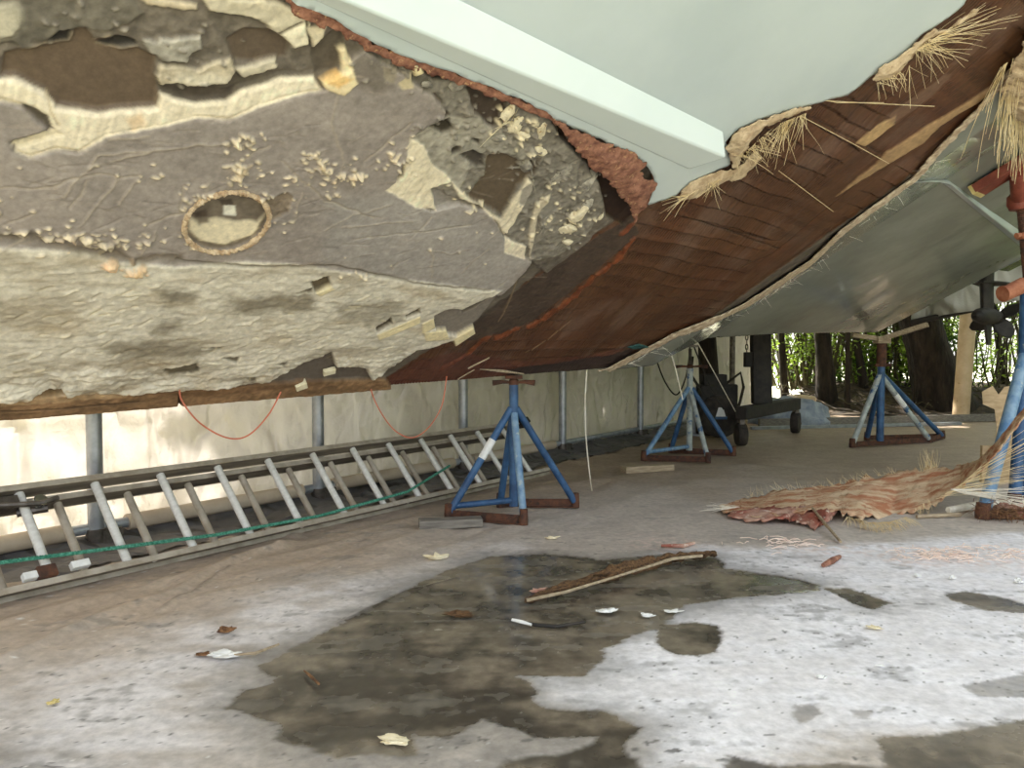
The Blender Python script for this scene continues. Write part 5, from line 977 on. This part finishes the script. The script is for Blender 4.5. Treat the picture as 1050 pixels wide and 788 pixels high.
chip('cream_lump', (566, 553), .03, M['cream'], 'small cream crumb behind the wet patch near the nearest stand', 'lump', .1, 7, .4)
chip('brown_sliver', (472, 632), .05, M['darkwood'], 'brown wood sliver in the wet patch left of the long strip', 'sliver', -.1, 8, .25)
sticklet('dark_twig', [g(525, 636, .008), g(548, 641, .008), g(570, 643, .008), g(600, 638, .008)], .006, M['dark'], 'dark twig lying in the middle of the wet patch', 'twig')
sticklet('white_sliver', [g(525, 636, .016), g(535, 638, .018), g(545, 641, .014)], .006, M['white'], 'white sliver on the end of the dark twig', 'sliver')
chip('torn_paper', (403, 761), .035, M['cream'], 'cream torn paper scrap at the bottom edge of the wet patch', 'scrap', -.2, 9, .25)
sticklet('red_splinter', [g(844, 580, .012), g(853, 575, .02), g(861, 571, .012)], .012, M['redlam'], 'red brown splinter between the peeled strip and the wet patch', 'splinter')
sticklet('brown_twig', [g(312, 688, .006), g(319, 694, .008), g(327, 702, .006)], .004, M['brownchip'], 'brown twig at the left edge of the wet patch', 'twig')
chip('yellow_chip', (897, 645), .026, M['cream'], 'yellowish chip on the white floor right of the wet patch', 'chip', -.3, 10, .3)
chip('white_flake', (941, 592), .018, M['white'], 'white flake right of the red brown splinter', 'flake', 1.2, 11, .6); chip('white_flake', (977, 594), .016, M['white'], 'white flake above the dark puddle at right', 'flake', .5, 12, .7); chip('white_flake', (1045, 598), .022, M['white'], 'white flake at the right edge of the frame', 'flake', .5, 13, .6)
chip('white_flake', (903, 684), .012, M['white'], 'tiny white flake below the yellowish chip', 'flake', .2, 14, .4); chip('white_flake', (843, 696), .016, M['white'], 'white flake in the middle of the white floor', 'flake', .2, 15, .4)
chip('white_flake', (664, 633), .022, M['white'], 'white flake at the right end of the wet patch', 'flake', .2, 16, .4); chip('white_flake', (690, 628), .028, M['white'], 'flat white flake in the slurry behind the small dark puddle', 'flake', .1, 17, .25)
sticklet('pale_splinter', [g(700, 571, .016), g(718, 571, .02), g(734, 567, .02)], .010, M['wood'], 'pale splinter at the far end of the long strip', 'splinter')
sticklet('red_splinter', [g(678, 560, .01), g(700, 560, .012), g(712, 557, .01)], .009, M['redboard'], 'pale red splinter behind the far end of the long strip', 'splinter')
chip('red_crumb', (551, 608), .03, M['redboard'], 'red crumb beside the near tip of the long strip', 'crumb', .3, 18, .5)
def shavings(px, n, R, label):
    p = ground(*px); b = MB()
    for i in range(n):
        c0 = p+np.array([random.gauss(0, R*.5), random.gauss(0, R*.35), .006+abs(random.gauss(0, .006))]); a = random.uniform(0, 6.3); d = np.array([math.cos(a), math.sin(a)*.6, random.uniform(-.05, .15)]); l = random.uniform(.03, .09); b.tube([c0, c0+d*l*.5+np.array([0, 0, .006]), c0+d*l], .0018, 4)
    tag(b.build('fibre_shavings', M['pinkish']), label, 'shavings', kind='stuff')
M['pinkish'] = pmat('pinkish', (232, 206, 190), (244, 226, 212), 20., .7, 0, 0)
shavings((966, 572), 90, .2, 'pinkish fibre shavings on the floor below the peeled strip'); shavings((1022, 570), 50, .22, 'pinkish fibre shavings near the right edge of the floor'); shavings((800, 559), 40, .2, 'scattered pale fibre shavings before the red board')
# ------------------------------------------------------------------ bank, trees and hedge beyond the floor
def bank():
    xs = np.arange(1., 16., .1); ys = np.arange(11.6, 17., .1); X, Y = np.meshgrid(xs, ys); x = X.ravel(); y = Y.ravel()
    e = 11.4+.0*x; z = .02+.34*sstep(0, 1.6, y-e-.35)*(1+.3*fbm(x*.8, y*.8, 3, 121))+.08*fbm(x*3, y*3, 5, 123)*sstep(0, .5, y-e); z *= sstep(17., 16., y); I = np.arange(len(x)).reshape(X.shape)
    k = ((x-WA[0])*WN[0]+(y-WA[1])*WN[1]) > .25
    Q = np.stack([I[:-1, :-1].ravel(), I[:-1, 1:].ravel(), I[1:, 1:].ravel(), I[1:, :-1].ravel()], 1); Q = Q[k[Q].all(1)]; o = mnp('soil_bank', np.stack([x, y, z], 1), Q, M['soil']); tag(o, kind='structure')
bank()
def trunk(px, Y, r, label, lean=0., h=5.5, seed=0, px_top=None):
    random.seed(seed); p = at(px, 410, Y); a = at(px_top if px_top else px, 330, Y); dx = (a[0]-p[0])/(a[2]-p[2]+1e-6)
    pts = [(p[0]+dx*(z-p[2]), Y+.04*math.sin(z*2+seed), z) for z in [0, .35, .7, 1., 1.4, 2., 3., h]]; b = MB(); b.tube(pts, r, 20, radii=[r*k for k in (1.6, 1.3, 1.12, 1.0, .95, .92, .86, .7)], jit=.07)
    return tag(b.build('tree_trunk', M['bark']), label, 'tree trunk')
trunk(966, 12.3, .30, 'thick dark trunk leaning left between the stern and the tall tan tube', 0, seed=2, px_top=942)
trunk(847, 12.6, .125, 'slim dark trunk in the hedge left of the farthest stand', seed=3, px_top=841)
trunk(886, 13.2, .06, 'thin dark trunk in the hedge just left of the farthest stand', seed=4, px_top=876)
trunk(868, 12.2, .035, 'thin grey sapling stem right of the slim trunk', seed=5, px_top=871)
trunk(1034, 14., .06, 'thin trunk in the hedge right of the tall tan tube', seed=6, px_top=1022)
trunk(806, 13., .055, 'thin dark trunk in the hedge right of the gantry post', seed=7, px_top=800)
random.seed(21)
b = MB()
for i in range(300):
    x = random.uniform(4.6, 13.5) if i % 2 else random.uniform(4.6, 7.6); Y = random.uniform(13.2, 15.2); z0 = .3; pts = []; px_ = x; py_ = Y; lx = random.gauss(0, .16); 
    for k in range(7): pts.append((px_, py_, z0+k*.32)); px_ += lx*.32*1.2+random.gauss(0, .05); py_ += random.gauss(0, .04)
    r = random.choice([random.uniform(.006, .02), random.uniform(.006, .04)]); b.tube(pts, r, 6, radii=[r*(1-.09*k) for k in range(7)])
tag(b.build('hedge_stems', M['stem']), 'tangle of thin dark stems in the backlit hedge', 'hedge', kind='stuff')
def leaves(name, n, label, fn, szr, m):
    V = []; Fc = []
    for i in range(n):
        c, sc = fn(); 
        a = random.uniform(0, 2*math.pi); up = random.uniform(-.9, .6); d = np.array([math.cos(a)*math.cos(up), math.sin(a)*math.cos(up), math.sin(up)]); s_ = np.cross(d, np.array([random.gauss(0, 1), random.gauss(0, 1), random.gauss(0, 1)])); s_ /= np.linalg.norm(s_)+1e-9
        l = random.uniform(*szr)*sc; wd = l*random.uniform(.3, .45); nn = np.cross(d, s_)*wd*.25; o = len(V)
        V += [c, c+d*l*.35+s_*wd*.5+nn, c+d*l*.7+s_*wd*.4+nn, c+d*l, c+d*l*.7-s_*wd*.4+nn, c+d*l*.35-s_*wd*.5+nn]; Fc += [(o, o+1, o+2, o+3), (o, o+3, o+4, o+5)]
    o = mnp(name, np.array(V), np.array(Fc), m); return tag(o, label, 'hedge', kind='stuff')
clus = [(random.uniform(5.0, 14.), random.uniform(13.3, 15.6), random.choice([random.uniform(.4, 1.1), random.uniform(.9, 2.6)]), random.uniform(.18, .5)) for _ in range(70)]
clus += [(random.uniform(4.6, 7.4), random.uniform(13., 14.6), random.uniform(.5, 1.7), random.uniform(.15, .4)) for _ in range(30)]
def fn():
    c = random.choice(clus); return np.array([random.gauss(c[0], c[3]), random.gauss(c[1], c[3]*.6), max(.3, random.gauss(c[2], c[3]*.8))]), 1.
leaves('hedge_foliage', 17000, 'sunlit green leaves of the hedge beyond the boat', fn, (.05, .11), M['leaf'])
clt = [(random.uniform(4., 15.), random.uniform(13., 17.), random.uniform(3.2, 4.8), random.uniform(.5, .8)) for _ in range(40)]
def fn2():
    c = random.choice(clt); return np.array([random.gauss(c[0], c[3]), random.gauss(c[1], c[3]), random.gauss(c[2], c[3]*.6)]), 1.5
leaves('tree_foliage', 7000, 'leafy branches high above the hedge', fn2, (.1, .22), M['leaf'])
def fn3():
    k = random.uniform(1.9, 11.); o = random.uniform(1.2, 3.2); q = wall_pt(k, 0, -o); return np.array([q[0], q[1], random.uniform(.5, 5.5)]), 2.6
leaves('added_shade_foliage', 8500, 'unseen foliage added outside the tent wall to shade it', fn3, (.12, .24), M['leaf'])  # hidden behind the wall, added to darken its far part
def fn4():
    return np.array([random.gauss(9.6, .7), random.uniform(-1., 12.), random.uniform(.1, 4.5)]), 3.
leaves('added_side_foliage', 3600, 'unseen foliage added along the open side to block light', fn4, (.12, .24), M['leaf'])  # out-of-frame foliage added to keep light off the stern
b = MB()
for i in range(240):
    x = random.uniform(4.4, 12.); Y = random.uniform(11.9, 13.2); l = random.uniform(.08, .35); a = random.uniform(0, 6.3); z = .10+.30*float(sstep(0, 1.6, np.array(Y-11.75))); b.tube([(x, Y, z), (x+l*.5*math.cos(a), Y+l*.5*math.sin(a), z+random.uniform(.0, .12)), (x+l*math.cos(a), Y+l*math.sin(a), z+random.uniform(-.02, .12))], random.uniform(.004, .012), 5)
tag(b.build('twig_litter', M['stem']), 'dead twigs littering the soil bank under the hedge', 'twigs', kind='stuff')
